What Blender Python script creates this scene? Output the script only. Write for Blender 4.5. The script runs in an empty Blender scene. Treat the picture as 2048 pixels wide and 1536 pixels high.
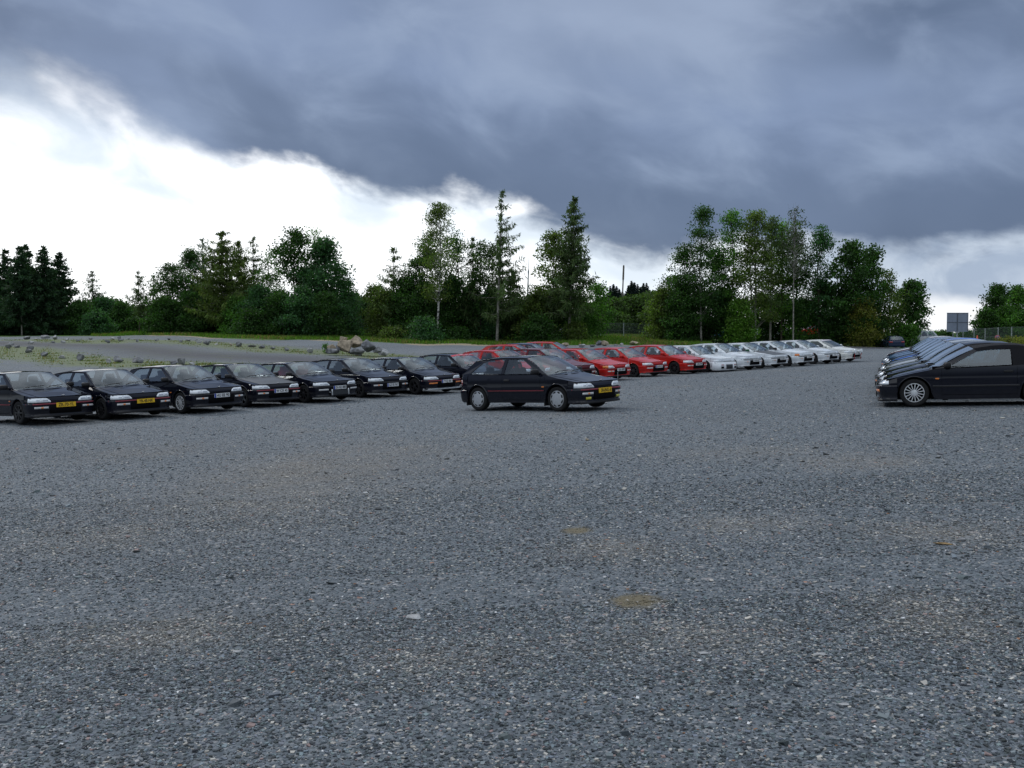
import bpy, bmesh, math, random
import numpy as np
from mathutils import Vector, Matrix, Quaternion
from mathutils.geometry import tessellate_polygon
R = math.radians
random.seed(7); rng = np.random.default_rng(7)
sc = bpy.context.scene; COL = sc.collection
sc.cycles.transparent_max_bounces = 32

# ------------------------------------------------------------------ camera
FPX = 2000.0; HOR = 665.0                      # focal length and horizon in pixels of the 2048 px photograph
cd = bpy.data.cameras.new("camera"); cam = bpy.data.objects.new("camera", cd); COL.objects.link(cam)
cd.sensor_width = 36; cd.lens = 36 * FPX / 2048; cd.clip_start = .1; cd.clip_end = 5000
cam.location = (0, 0, 0); cam.rotation_euler = (R(90) - math.atan((768 - HOR) / FPX), 0, 0)
sc.camera = cam

# ------------------------------------------------------------------ sky
SUN_EL, SUN_AZ = R(38), R(-42)                 # ahead of the camera, to the left
w = bpy.data.worlds.new("World"); sc.world = w; w.use_nodes = True
nt = w.node_tree; nt.nodes.clear()
def N(nt, t, **k):
    n = nt.nodes.new(t)
    for a, b in k.items():
        if a == 'inp':
            for i, v in b.items(): n.inputs[i].default_value = v
        else: setattr(n, a, b)
    return n
def L(nt, a, b): nt.links.new(a, b)
def math_(nt, op, a, b=None, c=None, clamp=False):
    n = nt.nodes.new('ShaderNodeMath'); n.operation = op; n.use_clamp = clamp
    for i, v in enumerate((a, b, c)):
        if v is None: continue
        if isinstance(v, (int, float)): n.inputs[i].default_value = v
        else: nt.links.new(v, n.inputs[i])
    return n.outputs[0]
def mixc(nt, f, a, b, mode='MIX'):
    n = nt.nodes.new('ShaderNodeMix'); n.data_type = 'RGBA'; n.blend_type = mode
    for s, v in ((n.inputs[0], f), (n.inputs[6], a), (n.inputs[7], b)):
        if isinstance(v, (int, float)): s.default_value = v
        elif isinstance(v, tuple): s.default_value = (*v, 1) if len(v) == 3 else v
        else: nt.links.new(v, s)
    return n.outputs[2]
def sstep(nt, v, a, b):
    n = nt.nodes.new('ShaderNodeMapRange'); n.interpolation_type = 'SMOOTHSTEP'
    nt.links.new(v, n.inputs[0]); n.inputs[1].default_value = a; n.inputs[2].default_value = b
    return n.outputs[0]
def fcurve(nt, v, pts):
    n = nt.nodes.new('ShaderNodeFloatCurve'); c = n.mapping.curves[0]
    while len(c.points) > 2: c.points.remove(c.points[1])
    c.points[0].location = pts[0]; c.points[1].location = pts[-1]
    for p in pts[1:-1]: c.points.new(*p)
    n.mapping.update(); nt.links.new(v, n.inputs[1]); return n.outputs[0]
tc = N(nt, 'ShaderNodeTexCoord'); sx = N(nt, 'ShaderNodeSeparateXYZ'); L(nt, tc.outputs['Generated'], sx.inputs[0])
X, Y, Z = sx.outputs
az = math_(nt, 'ARCTAN2', X, Y); el = math_(nt, 'ARCSINE', Z)
def noise(nt, vec, scale, detail=6, rough=.55, dist=0):
    n = N(nt, 'ShaderNodeTexNoise'); n.inputs['Scale'].default_value = scale; n.inputs['Detail'].default_value = detail
    n.inputs['Roughness'].default_value = rough; n.inputs['Distortion'].default_value = dist
    if vec is not None: L(nt, vec, n.inputs['Vector'])
    return n.outputs['Fac']
# cloud deck seen in a sheared space (bands descend to the right)
elt = math_(nt, 'ADD', el, math_(nt, 'MULTIPLY', az, .18))
cv = N(nt, 'ShaderNodeCombineXYZ'); L(nt, math_(nt, 'ADD', az, 2.63), cv.inputs[0]); L(nt, math_(nt, 'MULTIPLY', elt, 1.7), cv.inputs[1])
n_big = noise(nt, cv.outputs[0], 3.6, 3, .5, .3); n_mid = noise(nt, cv.outputs[0], 9, 6, .5, .35); n_fine = noise(nt, cv.outputs[0], 24, 5, .6, .2)
# cloud base line: photo x -> azimuth, photo y -> elevation
edge = [(-900, 660), (-600, 560), (-250, 300), (0, 250), (120, 262), (230, 290), (320, 318), (500, 340), (600, 342), (700, 366), (800, 394), (900, 404), (1000, 408), (1080, 445), (1180, 482), (1300, 512), (1420, 500), (1600, 494), (1720, 506), (1850, 518), (1960, 500), (2060, 480), (2400, 470), (2900, 500)]
A0, A1 = -.9, .9
def azx(px): return math.atan((px - 1024) / FPX)
def ely(px, py): return math.atan((HOR - py) / FPX * math.cos(azx(px)))
pts = [((azx(a) - A0) / (A1 - A0), ely(a, b) / .4) for a, b in edge]
u = math_(nt, 'DIVIDE', math_(nt, 'SUBTRACT', az, A0), A1 - A0, clamp=True)
eline = math_(nt, 'MULTIPLY', fcurve(nt, u, [(0, pts[0][1])] + pts + [(1, pts[-1][1])]), .4)
d = math_(nt, 'SUBTRACT', el, eline)
d = math_(nt, 'ADD', d, math_(nt, 'MULTIPLY', math_(nt, 'SUBTRACT', n_mid, .5), .055))
d = math_(nt, 'ADD', d, math_(nt, 'MULTIPLY', math_(nt, 'SUBTRACT', n_fine, .5), .028))
soft = fcurve(nt, u, [(0, .5), ((azx(0) - A0) / 1.8, .40), ((azx(330) - A0) / 1.8, .27), ((azx(520) - A0) / 1.8, .12), ((azx(1000) - A0) / 1.8, .13), ((azx(1300) - A0) / 1.8, .12), (1, .15)])
mask = math_(nt, 'DIVIDE', math_(nt, 'ADD', d, .012), math_(nt, 'MULTIPLY', soft, .22), clamp=True)
mask = sstep(nt, mask, 0, 1)
dark = mixc(nt, sstep(nt, n_big, .25, .80), (.112, .158, .258), (.258, .338, .515))
dark = mixc(nt, math_(nt, 'MULTIPLY', sstep(nt, n_mid, .40, .75), .8), dark, (.295, .378, .54))
low = math_(nt, 'MULTIPLY', math_(nt, 'SUBTRACT', 1.0, sstep(nt, math_(nt, 'ADD', d, math_(nt, 'MULTIPLY', math_(nt, 'SUBTRACT', n_mid, .5), .10)), .04, .13)), math_(nt, 'MULTIPLY', sstep(nt, az, -.34, -.08), .65))
dark = mixc(nt, low, dark, (.102, .147, .248))
# the brighter billow at upper right
bx = math_(nt, 'MULTIPLY', math_(nt, 'SUBTRACT', az, .12), 3.2); by = math_(nt, 'MULTIPLY', math_(nt, 'SUBTRACT', el, .335), 6.5)
blob = math_(nt, 'SUBTRACT', 1.0, math_(nt, 'SQRT', math_(nt, 'ADD', math_(nt, 'MULTIPLY', bx, bx), math_(nt, 'MULTIPLY', by, by))), clamp=True)
dark = mixc(nt, math_(nt, 'MULTIPLY', sstep(nt, math_(nt, 'ADD', blob, math_(nt, 'MULTIPLY', math_(nt, 'SUBTRACT', n_mid, .5), .9)), 0, .8), .7), dark, (.36, .44, .60))
over = sstep(nt, el, R(20), R(46))
behind = sstep(nt, math_(nt, 'MULTIPLY', Y, -1.0), -.1, .7)
dark = mixc(nt, math_(nt, 'MAXIMUM', over, behind), dark, mixc(nt, sstep(nt, noise(nt, tc.outputs['Generated'], 2.3, 2, .45, .2), .38, .60), (.40, .48, .58), (1.10, 1.18, 1.28)))
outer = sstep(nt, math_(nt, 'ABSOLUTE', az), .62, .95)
dark = mixc(nt, math_(nt, 'MULTIPLY', outer, math_(nt, 'SUBTRACT', 1.0, sstep(nt, el, R(3), R(22)))), dark, (.045, .055, .06))  # unseen woodland as a dark horizon band, added to darken car-side reflections
# bright air under the deck: white on the left, pale blue wisps on the right
n_w = noise(nt, cv.outputs[0], 13, 6, .55, .6)
rgt = sstep(nt, az, .20, .36)
pale = mixc(nt, sstep(nt, n_w, .40, .66), (.40, .49, .64), (.60, .69, .82))
pale = mixc(nt, math_(nt, 'MULTIPLY', sstep(nt, math_(nt, 'SUBTRACT', .040, math_(nt, 'ADD', el, math_(nt, 'MULTIPLY', math_(nt, 'SUBTRACT', n_mid, .5), .09))), 0.0, .03), .95), pale, (1.1, 1.12, 1.15))
pale = mixc(nt, sstep(nt, el, .085, .02), pale, (1.2, 1.22, 1.25)) if False else pale
white = mixc(nt, sstep(nt, n_w, .50, .74), (1.35, 1.38, 1.42), (1.15, 1.22, 1.30))
rimw = math_(nt, 'MULTIPLY', sstep(nt, d, -.075, -.012), sstep(nt, n_mid, .36, .62))
white = mixc(nt, math_(nt, 'MULTIPLY', rimw, .75), white, (.66, .78, .92))
under = mixc(nt, rgt, white, pale)
under = mixc(nt, sstep(nt, math_(nt, 'ABSOLUTE', az), .56, .80), under, (.46, .54, .62))
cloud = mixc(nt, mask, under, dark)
sky = N(nt, 'ShaderNodeTexSky'); sky.sky_type = 'NISHITA'; sky.sun_disc = False; sky.sun_elevation = SUN_EL; sky.sun_rotation = SUN_AZ
b1 = N(nt, 'ShaderNodeBackground', inp={1: .08}); L(nt, sky.outputs[0], b1.inputs[0])
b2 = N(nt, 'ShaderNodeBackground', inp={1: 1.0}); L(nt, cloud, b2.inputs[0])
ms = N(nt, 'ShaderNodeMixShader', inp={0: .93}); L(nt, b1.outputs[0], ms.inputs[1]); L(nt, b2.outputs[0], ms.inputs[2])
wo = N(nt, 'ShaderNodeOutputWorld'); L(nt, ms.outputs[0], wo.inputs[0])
try: w.cycles.sampling_method = 'MANUAL'; w.cycles.sample_map_resolution = 1024
except Exception: pass

sl = bpy.data.lights.new("sun", 'SUN'); sl.energy = 1.2; sl.angle = R(11); sl.color = (1, .98, .95)
sun = bpy.data.objects.new("sun", sl); COL.objects.link(sun)
sdir = Vector((math.sin(SUN_AZ) * math.cos(SUN_EL), math.cos(SUN_AZ) * math.cos(SUN_EL), math.sin(SUN_EL)))
sun.rotation_euler = sdir.to_track_quat('Z', 'Y').to_euler()
vs = sc.view_settings; vs.view_transform = 'Standard'; vs.look = 'None'; vs.exposure = 0; vs.gamma = 1; vs.use_curve_mapping = False

# ------------------------------------------------------------------ helpers
def tag(o, label=None, cat=None, group=None, kind=None):
    if label: o['label'] = label
    if cat: o['category'] = cat
    if group: o['group'] = group
    if kind: o['kind'] = kind
    return o
def empty(name, loc, q=None, s=1.0):
    o = bpy.data.objects.new(name, None); COL.objects.link(o); o.location = loc; o.empty_display_size = .3
    if q is not None: o.rotation_mode = 'QUATERNION'; o.rotation_quaternion = q
    o.scale = s if isinstance(s, tuple) else (s, s, s)
    return o
class MB:
    def __init__(s): s.v = []; s.f = []; s.sm = []
    def add(s, V, F, smooth=False):
        b = len(s.v); s.v += [tuple(p) for p in V]
        for f in F: s.f.append(tuple(i + b for i in f)); s.sm.append(smooth)
    def grid(s, P, smooth=True, closed=False):
        P = [[tuple(q) for q in r] for r in P]; n, m = len(P), len(P[0]); F = []
        for i in range(n - 1):
            for j in range(m if closed else m - 1):
                k = (j + 1) % m; F.append((i * m + j, i * m + k, (i + 1) * m + k, (i + 1) * m + j))
        s.add([q for r in P for q in r], F, smooth)
    def box(s, c, d, M=None, taper=1.0):
        hx, hy, hz = d[0] / 2, d[1] / 2, d[2] / 2; V = []
        for z in (-1, 1):
            t = taper if z > 0 else 1
            for x, y in ((-1, -1), (1, -1), (1, 1), (-1, 1)):
                p = Vector((x * hx * t, y * hy * t, z * hz))
                if M is not None: p = M @ p
                V.append(p + Vector(c))
        s.add(V, [(3, 2, 1, 0), (4, 5, 6, 7), (0, 1, 5, 4), (1, 2, 6, 5), (2, 3, 7, 6), (3, 0, 4, 7)])
    def bbox(s, c, d, M=None, r=.02):                       # bevelled box
        bm = bmesh.new(); bmesh.ops.create_cube(bm, size=1)
        for v in bm.verts: v.co = Vector((v.co.x * d[0], v.co.y * d[1], v.co.z * d[2]))
        bmesh.ops.bevel(bm, geom=list(bm.edges), offset=r, segments=2, affect='EDGES', profile=.5)
        s.frombm(bm, c, M)
    def frombm(s, bm, c=(0, 0, 0), M=None, smooth=True):
        bm.verts.index_update(); V = [(M @ v.co if M is not None else v.co) + Vector(c) for v in bm.verts]
        s.add(V, [tuple(v.index for v in f.verts) for f in bm.faces], smooth); bm.free()
    def tube(s, path, r, n=8, smooth=True):
        path = [Vector(p) for p in path]; rs = r if isinstance(r, (list, tuple)) else [r] * len(path); rings = []
        for i, p in enumerate(path):
            t = (path[min(i + 1, len(path) - 1)] - path[max(i - 1, 0)]).normalized()
            a = t.orthogonal().normalized() if i == 0 else (a - a.dot(t) * t).normalized()
            b = t.cross(a); rings.append([p + (a * math.cos(2 * math.pi * k / n) + b * math.sin(2 * math.pi * k / n)) * rs[i] for k in range(n)])
        s.grid(rings, smooth, True)
        s.add(rings[0], [tuple(range(n))]); s.add(rings[-1], [tuple(range(n - 1, -1, -1))])
    def lathe(s, prof, n=32, c=(0, 0, 0), smooth=True):      # profile (r, y) turned about the y axis
        s.grid([[(c[0] + r * math.cos(2 * math.pi * k / n), c[1] + y, c[2] + r * math.sin(2 * math.pi * k / n)) for k in range(n)] for r, y in prof], smooth, True)
    def prism(s, loops, thick):                              # loops of 3D points (first outer, rest holes); thick = offset vector
        fl = [Vector(p) for l in loops for p in l]; tris = tessellate_polygon([[Vector((p[0], p[2], 0)) for p in l] for l in loops])
        t = Vector(thick); n = len(fl)
        F = [tuple(x) for x in tris] + [tuple(i + n for i in reversed(x)) for x in tris]; b = 0
        for l in loops:
            m = len(l)
            for i in range(m): j = (i + 1) % m; F.append((b + i, b + j, b + j + n, b + i + n))
            b += m
        s.add(fl + [p + t for p in fl], F)
    def mesh(s, name):
        me = bpy.data.meshes.new(name); me.from_pydata(s.v, [], s.f); me.polygons.foreach_set('use_smooth', s.sm); me.update(); return me
def link(name, me, m, parent=None, loc=None, q=None):
    if not me.materials: me.materials.append(m)
    o = bpy.data.objects.new(name, me); COL.objects.link(o)
    o.material_slots[0].link = 'OBJECT'; o.material_slots[0].material = m
    if parent is not None: o.parent = parent
    if loc is not None: o.location = loc
    if q is not None: o.rotation_mode = 'QUATERNION'; o.rotation_quaternion = q
    return o
def npmesh(name, V, F, tone=None, smooth=False):             # fast mesh of equal-sided faces, optional per-face colour
    me = bpy.data.meshes.new(name); V = np.asarray(V, np.float32); F = np.asarray(F, np.int32); k = F.shape[1]
    me.vertices.add(len(V)); me.vertices.foreach_set('co', V.ravel()); me.loops.add(F.size); me.loops.foreach_set('vertex_index', F.ravel())
    me.polygons.add(len(F)); me.polygons.foreach_set('loop_start', np.arange(0, F.size, k, dtype=np.int32))
    me.polygons.foreach_set('use_smooth', np.full(len(F), smooth)); me.update(calc_edges=True)
    if tone is not None:
        a = me.attributes.new('tone', 'FLOAT_COLOR', 'FACE'); c = np.ones((len(F), 4), np.float32); c[:, :tone.shape[1]] = tone; a.data.foreach_set('color', c.ravel())
    return me

# ------------------------------------------------------------------ materials
MATS = {}
def mat(name, col, rough=.5, metal=0, coat=0, spec=.5, var=.0, vscale=20, bump=0, bscale=60, trans=0):
    if name in MATS: return MATS[name]
    m = bpy.data.materials.new(name); m.use_nodes = True; t = m.node_tree; b = t.nodes['Principled BSDF']
    b.inputs['Base Color'].default_value = (*col, 1); b.inputs['Roughness'].default_value = rough; b.inputs['Metallic'].default_value = metal
    b.inputs['Coat Weight'].default_value = coat; b.inputs['Coat Roughness'].default_value = .025; b.inputs['Specular IOR Level'].default_value = spec
    tcn = N(t, 'ShaderNodeTexCoord')
    nf = noise(t, tcn.outputs['Object'], vscale, 5)
    if var:
        lo = tuple(c * (1 - var) for c in col); hi = tuple(min(1, c * (1 + var)) for c in col)
        L(t, mixc(t, sstep(t, nf, .3, .7), lo, hi), b.inputs['Base Color'])
    L(t, math_(t, 'ADD', math_(t, 'MULTIPLY', math_(t, 'SUBTRACT', nf, .5), .18), rough, clamp=True), b.inputs['Roughness'])
    if bump:
        bn = N(t, 'ShaderNodeBump', inp={'Strength': bump, 'Distance': .02}); L(t, noise(t, tcn.outputs['Object'], bscale, 6), bn.inputs['Height']); L(t, bn.outputs[0], b.inputs['Normal'])
    MATS[name] = m; return m
def paint(name, col, rough=.35):
    m = mat(name, col, .3, 0, .8, .0, .06, 6)
    # road dust low on the panels
    t = m.node_tree; b = t.nodes['Principled BSDF']
    if not m.get('dusty'):
        m['dusty'] = 1; src = b.inputs['Base Color'].links[0].from_socket
        tcn = N(t, 'ShaderNodeTexCoord'); s = N(t, 'ShaderNodeSeparateXYZ'); L(t, tcn.outputs['Object'], s.inputs[0])
        f = math_(t, 'MULTIPLY', math_(t, 'SUBTRACT', 1.0, sstep(t, s.outputs[2], .12, .42)), math_(t, 'MULTIPLY', noise(t, tcn.outputs['Object'], 9, 6), .12))
        L(t, mixc(t, f, src, (.2, .19, .18)), b.inputs['Base Color'])
    return m
def glassm(name, tint, base=.10, k=.75):
    m = bpy.data.materials.new(name); m.use_nodes = True; t = m.node_tree; t.nodes.clear(); MATS[name] = m
    lw = N(t, 'ShaderNodeLayerWeight', inp={0: .5}); f = math_(t, 'ADD', math_(t, 'MULTIPLY', math_(t, 'POWER', lw.outputs['Facing'], 2.2), k), base, clamp=True)
    tr = N(t, 'ShaderNodeBsdfTransparent', inp={0: (*tint, 1)}); gl = N(t, 'ShaderNodeBsdfGlossy', inp={0: (.86, .93, .98, 1), 1: .03})
    mx = N(t, 'ShaderNodeMixShader'); L(t, f, mx.inputs[0]); L(t, tr.outputs[0], mx.inputs[1]); L(t, gl.outputs[0], mx.inputs[2])
    o = N(t, 'ShaderNodeOutputMaterial'); L(t, mx.outputs[0], o.inputs[0]); return m
BLACK = paint('black_paint', (.006, .007, .014)); RED = paint('red_paint', (.50, .018, .014)); DRED = paint('dark_red_paint', (.12, .012, .016))
WHITE = paint('white_paint', (.76, .80, .84)); CREAM = paint('cream_white_paint', (.80, .81, .78)); CARBON = mat('dark_bonnet', (.05, .055, .06), .5, 0, .2, .5, .2, 30)
SILVER = paint('silver_paint', (.42, .45, .48)); GREY = paint('graphite_paint', (.06, .07, .08)); BLUE = paint('blue_paint', (.04, .15, .60)); NAVY = paint('navy_paint', (.02, .035, .08)); SLATE = paint('slate_blue_paint', (.09, .16, .28)); GREEN = paint('green_mirror_paint', (.02, .10, .05))
PLAS = mat('black_plastic', (.012, .012, .014), .55, 0, 0, .4, .2); RUBBER = mat('rubber', (.014, .014, .015), .8, 0, 0, .3, .2, 30, .3, 80); VOID = mat('dark_inner', (.004, .004, .005), .9, 0, 0, .1)
GLASS = glassm('window_glass', (.80, .87, .90), .065, .60); WGLASS = glassm('windscreen_glass', (.62, .69, .72), .045, .50); SGLASS = glassm('soft_top_side_glass', (.40, .54, .62), .13, .7); CGLASS = glassm('coupe_screen_glass', (.62, .69, .72), .16, .85)
RIMS = mat('silver_alloy', (.68, .70, .73), .3, .2, .3, .5, .1); RIMD = mat('dark_alloy', (.03, .03, .034), .4, .4, .3, .5, .1); RIMC = mat('silver_wheel_cover', (.46, .48, .51), .35, .3, .3, .5, .08)
LENS = mat('headlight_lens', (.86, .91, 1.0), .12, 0, 1, .8, .08, 40); ORANGE = mat('orange_lens', (.75, .20, .015), .2, 0, 1, .5); REDL = mat('red_lens', (.35, .01, .012), .2, 0, 1, .5); WLENS = mat('clear_lens', (.60, .60, .60), .2, 0, 1, .5, .2, 60); YFOG = mat('yellow_fog_lens', (.55, .50, .02), .2, 0, 1, .5, .2, 40)
REFL = mat('lamp_reflector', (.42, .45, .50), .3, .3); STRIPE = mat('red_pinstripe', (.26, .03, .045), .4); TRIMG = mat('grey_trim', (.05, .05, .055), .45); CHROME = mat('badge_metal', (.75, .76, .78), .2, .8)
YPL = mat('yellow_plate', (.80, .50, .02), .4, 0, .3); WPL = mat('white_plate', (.68, .70, .72), .4, 0, .3); PBLUE = mat('plate_blue', (.02, .05, .35), .4); PTXT = mat('plate_lettering', (.012, .012, .012), .5); PGREY = mat('plate_grey', (.5, .51, .5), .4)
SEAT = mat('black_seat_cloth', (.016, .016, .018), .9, 0, 0, .2, .3, 40); SEATR = mat('red_seat_cloth', (.24, .012, .016), .85, 0, 0, .2, .2, 40); SOFT = mat('soft_top_fabric', (.010, .010, .013), .9, 0, 0, .25, .3, 60, .2, 90)
MESHG = mat('radiator_mesh', (.05, .055, .06), .5, .5, 0, .5, .5, 150)
SUNR = mat('red_sun_strip', (.5, .03, .06), .4); SUNW = mat('pale_sun_strip', (.55, .52, .58), .4)

# ------------------------------------------------------------------ terrain
GX = [-600, -100, 200, 350, 500, 700, 850, 1024, 1230, 1400, 1600, 1780, 2100, 2600]
G90 = [683, 683, 682, 683, 684, 686, 691, 692, 690, 692, 695, 698, 690, 684]
G130 = [673, 673, 669, 661, 663, 663, 668, 676, 669, 678, 689, 691, 684, 680]
ZR = [(-.6, 20), (-.49, 26), (-.3, 30), (0, 41), (.15, 48), (.31, 57), (.4, 70), (.6, 80)]
def tz(x, y):
    x = np.asarray(x, float); y = np.asarray(y, float)
    pl = -1.583 + .0376 * np.clip(x, -60, 60) - .0131 * y
    ys = np.maximum(y, 5.); t = x / ys; px = 1024 + 2000 * t
    z90 = -(np.interp(px, GX, G90) - 665) * 90 / 2000; z130 = -(np.interp(px, GX, G130) - 665) * 130 / 2000
    d0 = np.interp(t, [a for a, b in ZR], [b for a, b in ZR]) + 2.5
    x0 = t * d0; zr = -1.583 + .0376 * np.clip(x0, -60, 60) - .0131 * d0
    k = np.clip((ys - d0) / (90 - d0), 0, 1) ** 1.2; k2 = np.clip((ys - 90) / 40, 0, 1)
    far = zr + (z90 - zr) * k + (z130 - z90) * k2
    w_ = np.clip((ys - d0) / 3, 0, 1); w_ = w_ * w_ * (3 - 2 * w_)
    z = pl * (1 - w_) + far * w_
    rw = np.interp(t, [a for a, b in ZR], [b for a, b in ZR]); pl = pl + 0 * pl; bump = .065 * np.clip((y - rw + 4.5) / 4, 0, 1) * np.clip((.2 - t) / .05, 0, 1)
    z_b = bump
    und = .012 * np.sin(x * 1.3 + .7 * np.sin(y * .9)) * np.sin(y * 1.1 + 1.3 * np.sin(x * .6))
    und = und + np.clip((ys - 55) / 40, 0, 1) * .05 * np.sin(x * .37 + y * .21) * np.sin(y * .31)
    return z + und + z_b
def at(px, py, dmax=400):
    dx = (px - 1024) / FPX * math.cos(0) ; dz = -(py - HOR) / FPX
    D = np.concatenate([np.arange(3, 140, .05), np.arange(140, dmax, .5)]); g = tz(dx * D, D); h = dz * D
    i = int(np.argmax(h <= g)); return float(dx * D[i]), float(D[i]), float(g[i])
def tn(x, y):
    e = 1.2; n = Vector((float(tz(x - e, y) - tz(x + e, y)), float(tz(x, y - e) - tz(x, y + e)), 2 * e)); return n.normalized()
# far edge of the gravel, in metres, against x/y
EDGE = []
for px, py in ((-700, 674), (-100, 674), (150, 673), (290, 671), (480, 680), (650, 682), (760, 686), (860, 690), (1000, 691), (1150, 691), (1300, 692), (1500, 694)):
    x, y, z = at(px, py); EDGE.append(((px - 1024) / 2000, y))
EDGE += [(.3, 92), (.36, 93), (.39, 93), (.40, 150), (.43, 150), (.44, 90), (1, 90)]
def edge_d(t): return np.interp(t, [a for a, b in EDGE], [b for a, b in EDGE])
ROW_NEAR = [(-260, 690), (17, 697), (60, 707), (90, 713), (125, 717), (161, 720), (216, 727), (276, 728), (350, 730), (383, 730), (470, 738)]
ROW_FAR = [(-200, 679), (39, 680), (111, 681), (156, 683), (216, 685), (240, 680), (338, 682), (397, 686), (440, 689), (504, 694), (573, 702), (620, 704), (700, 707), (760, 712), (800, 716)]
RN = np.array([at(*p)[:2] for p in ROW_NEAR]); RF = np.array([at(*p)[:2] for p in ROW_FAR])
def pdist(P, x, y):
    d = np.full(np.shape(x), 1e9)
    for a, b in zip(P[:-1], P[1:]):
        ab = b - a; t = np.clip(((x - a[0]) * ab[0] + (y - a[1]) * ab[1]) / (ab @ ab), 0, 1)
        d = np.minimum(d, np.hypot(x - a[0] - t * ab[0], y - a[1] - t * ab[1]))
    return d
SANDY = []
for px, py, wx, wy, k in ((640, 940, 210, 60, 1.0), (520, 1000, 120, 40, .8), (800, 905, 120, 16, .7), (1500, 905, 160, 14, .6), (1720, 925, 120, 16, .8), (1500, 1050, 120, 22, .6), (1900, 1070, 150, 26, .7), (200, 1080, 150, 30, .6), (1230, 1105, 110, 26, .7), (330, 1270, 200, 40, .6), (1350, 1290, 180, 40, .5), (900, 1330, 160, 40, .4), (1880, 1240, 150, 50, .5), (1000, 870, 130, 9, .5), (300, 905, 120, 14, .6)):
    sx_, sy_, _ = at(px, py); SANDY.append((sx_, sy_, wx * sy_ / FPX, wy * sy_ * sy_ / FPX / 1.58, k))
def sandy(x, y):
    v = np.zeros(np.shape(x))
    for a, b, c, d_, k in SANDY: v = np.maximum(v, k * np.exp(-((x - a) / c) ** 2 - ((y - b) / d_) ** 2))
    n_ = .5 + .5 * np.sin(x * 4.1 + 2 * np.sin(y * 2.3)) * np.sin(y * 3.1 + 2 * np.sin(x * 1.7)); return np.clip(v * (.45 + .8 * n_), 0, 1)
def build_ground():
    ny = np.concatenate([np.linspace(-40, 2, 12), np.linspace(2.3, 20, 60), np.linspace(20.4, 140, 270), np.geomspace(142, 2500, 40)])
    nx = np.linspace(-1.15, 1.15, 420); Tn, Yn = np.meshgrid(nx, ny); Xn = Tn * (np.maximum(Yn, 0) + 40 * np.exp(-np.maximum(Yn, 0) / 60.))
    Zn = tz(Xn, Yn); far = np.clip((Yn - 200) / 600, 0, 1); Zn = Zn * (1 - far) + (-.9) * far
    n, m = Tn.shape; V = np.stack([Xn, Yn, Zn], -1).reshape(-1, 3)
    I = np.arange(n * m).reshape(n, m); F = np.stack([I[:-1, :-1], I[:-1, 1:], I[1:, 1:], I[1:, :-1]], -1).reshape(-1, 4)
    me = npmesh('ground', V, F, None, True)
    x, y = V[:, 0], V[:, 1]; t = x / np.maximum(y, 1)
    ed = edge_d(t) + 1.0 * np.sin(x * .9) + .7 * np.sin(x * .37 + 1)
    grass = np.clip((y - ed) / 2.5, 0, 1)
    gate = np.clip((t + .62) / .05, 0, 1)
    dn = pdist(RN, x, y); df = pdist(RF, x, y)
    moss = np.maximum(np.exp(-(dn / 3.4) ** 2), .85 * np.exp(-(df / 3.6) ** 2))
    side = np.clip((-.16 - t) / .12, 0, 1) * np.clip((y - np.interp(t, [-.6, -.1], [45, 60])) / 8, 0, 1)
    moss = np.maximum(moss, .30 * side)
    px = 1024 + 2000 * t
    road = np.exp(-((pdist(RN, x, y + 0) - pdist(RF, x, y)) / 7) ** 2) * np.clip((y - 50) / 10, 0, 1) * (t < -.12) * (moss < .8)
    sand = np.exp(-((y - ed - 1.6) / 2.0) ** 2) * (np.clip((px - 790) / 40, 0, 1) * np.clip((1130 - px) / 60, 0, 1) + .75 * np.clip((px - 590) / 40, 0, 1) * np.clip((720 - px) / 40, 0, 1) + .8 * np.clip((px - 250) / 60, 0, 1) * np.clip((470 - px) / 40, 0, 1) + .5 * np.clip((px - 1130) / 40, 0, 1) * np.clip((1320 - px) / 60, 0, 1))
    C = np.stack([moss, grass, np.clip(sand, 0, 1), np.ones_like(moss)], -1).astype(np.float32)
    a = me.attributes.new('zone', 'FLOAT_COLOR', 'POINT'); a.data.foreach_set('color', C.ravel())
    a = me.attributes.new('sandy', 'FLOAT', 'POINT'); a.data.foreach_set('value', sandy(x, y).astype(np.float32))
    a = me.attributes.new('lane', 'FLOAT', 'POINT'); a.data.foreach_set('value', road.astype(np.float32))
    m_ = bpy.data.materials.new('gravel_ground'); m_.use_nodes = True; nt = m_.node_tree; b = nt.nodes['Principled BSDF']; b.inputs['Roughness'].default_value = .85; b.inputs['Specular IOR Level'].default_value = .25
    g = N(nt, 'ShaderNodeNewGeometry'); P = g.outputs['Position']
    def vor(scale, feat='F1', rnd=1.0):
        v = N(nt, 'ShaderNodeTexVoronoi', feature=feat); v.inputs['Scale'].default_value = scale; v.inputs['Randomness'].default_value = rnd; L(nt, P, v.inputs['Vector']); return v
    def ramp(f, *st):
        r = N(nt, 'ShaderNodeValToRGB'); e = r.color_ramp.elements
        while len(e) < len(st): e.new(.5)
        for q, (p_, c_) in zip(e, st): q.position = p_; q.color = (*c_, 1)
        L(nt, f, r.inputs[0]); return r.outputs[0]
    def sepc(c):
        s = N(nt, 'ShaderNodeSeparateColor'); L(nt, c, s.inputs[0]); return s.outputs
    v1 = vor(52); s1 = sepc(v1.outputs['Color'])
    c1 = ramp(s1[0], (0, (.037, .046, .054)), (.3, (.086, .105, .12)), (.62, (.134, .158, .178)), (.86, (.195, .218, .235)), (.96, (.38, .37, .36)), (1, (.60, .58, .55)))
    v2 = vor(17); s2 = sepc(v2.outputs['Color'])
    c2 = ramp(s2[0], (0, (.082, .10, .115)), (.5, (.132, .154, .173)), (1, (.20, .22, .236)))
    v3 = vor(6.5); s3 = sepc(v3.outputs['Color'])
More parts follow.
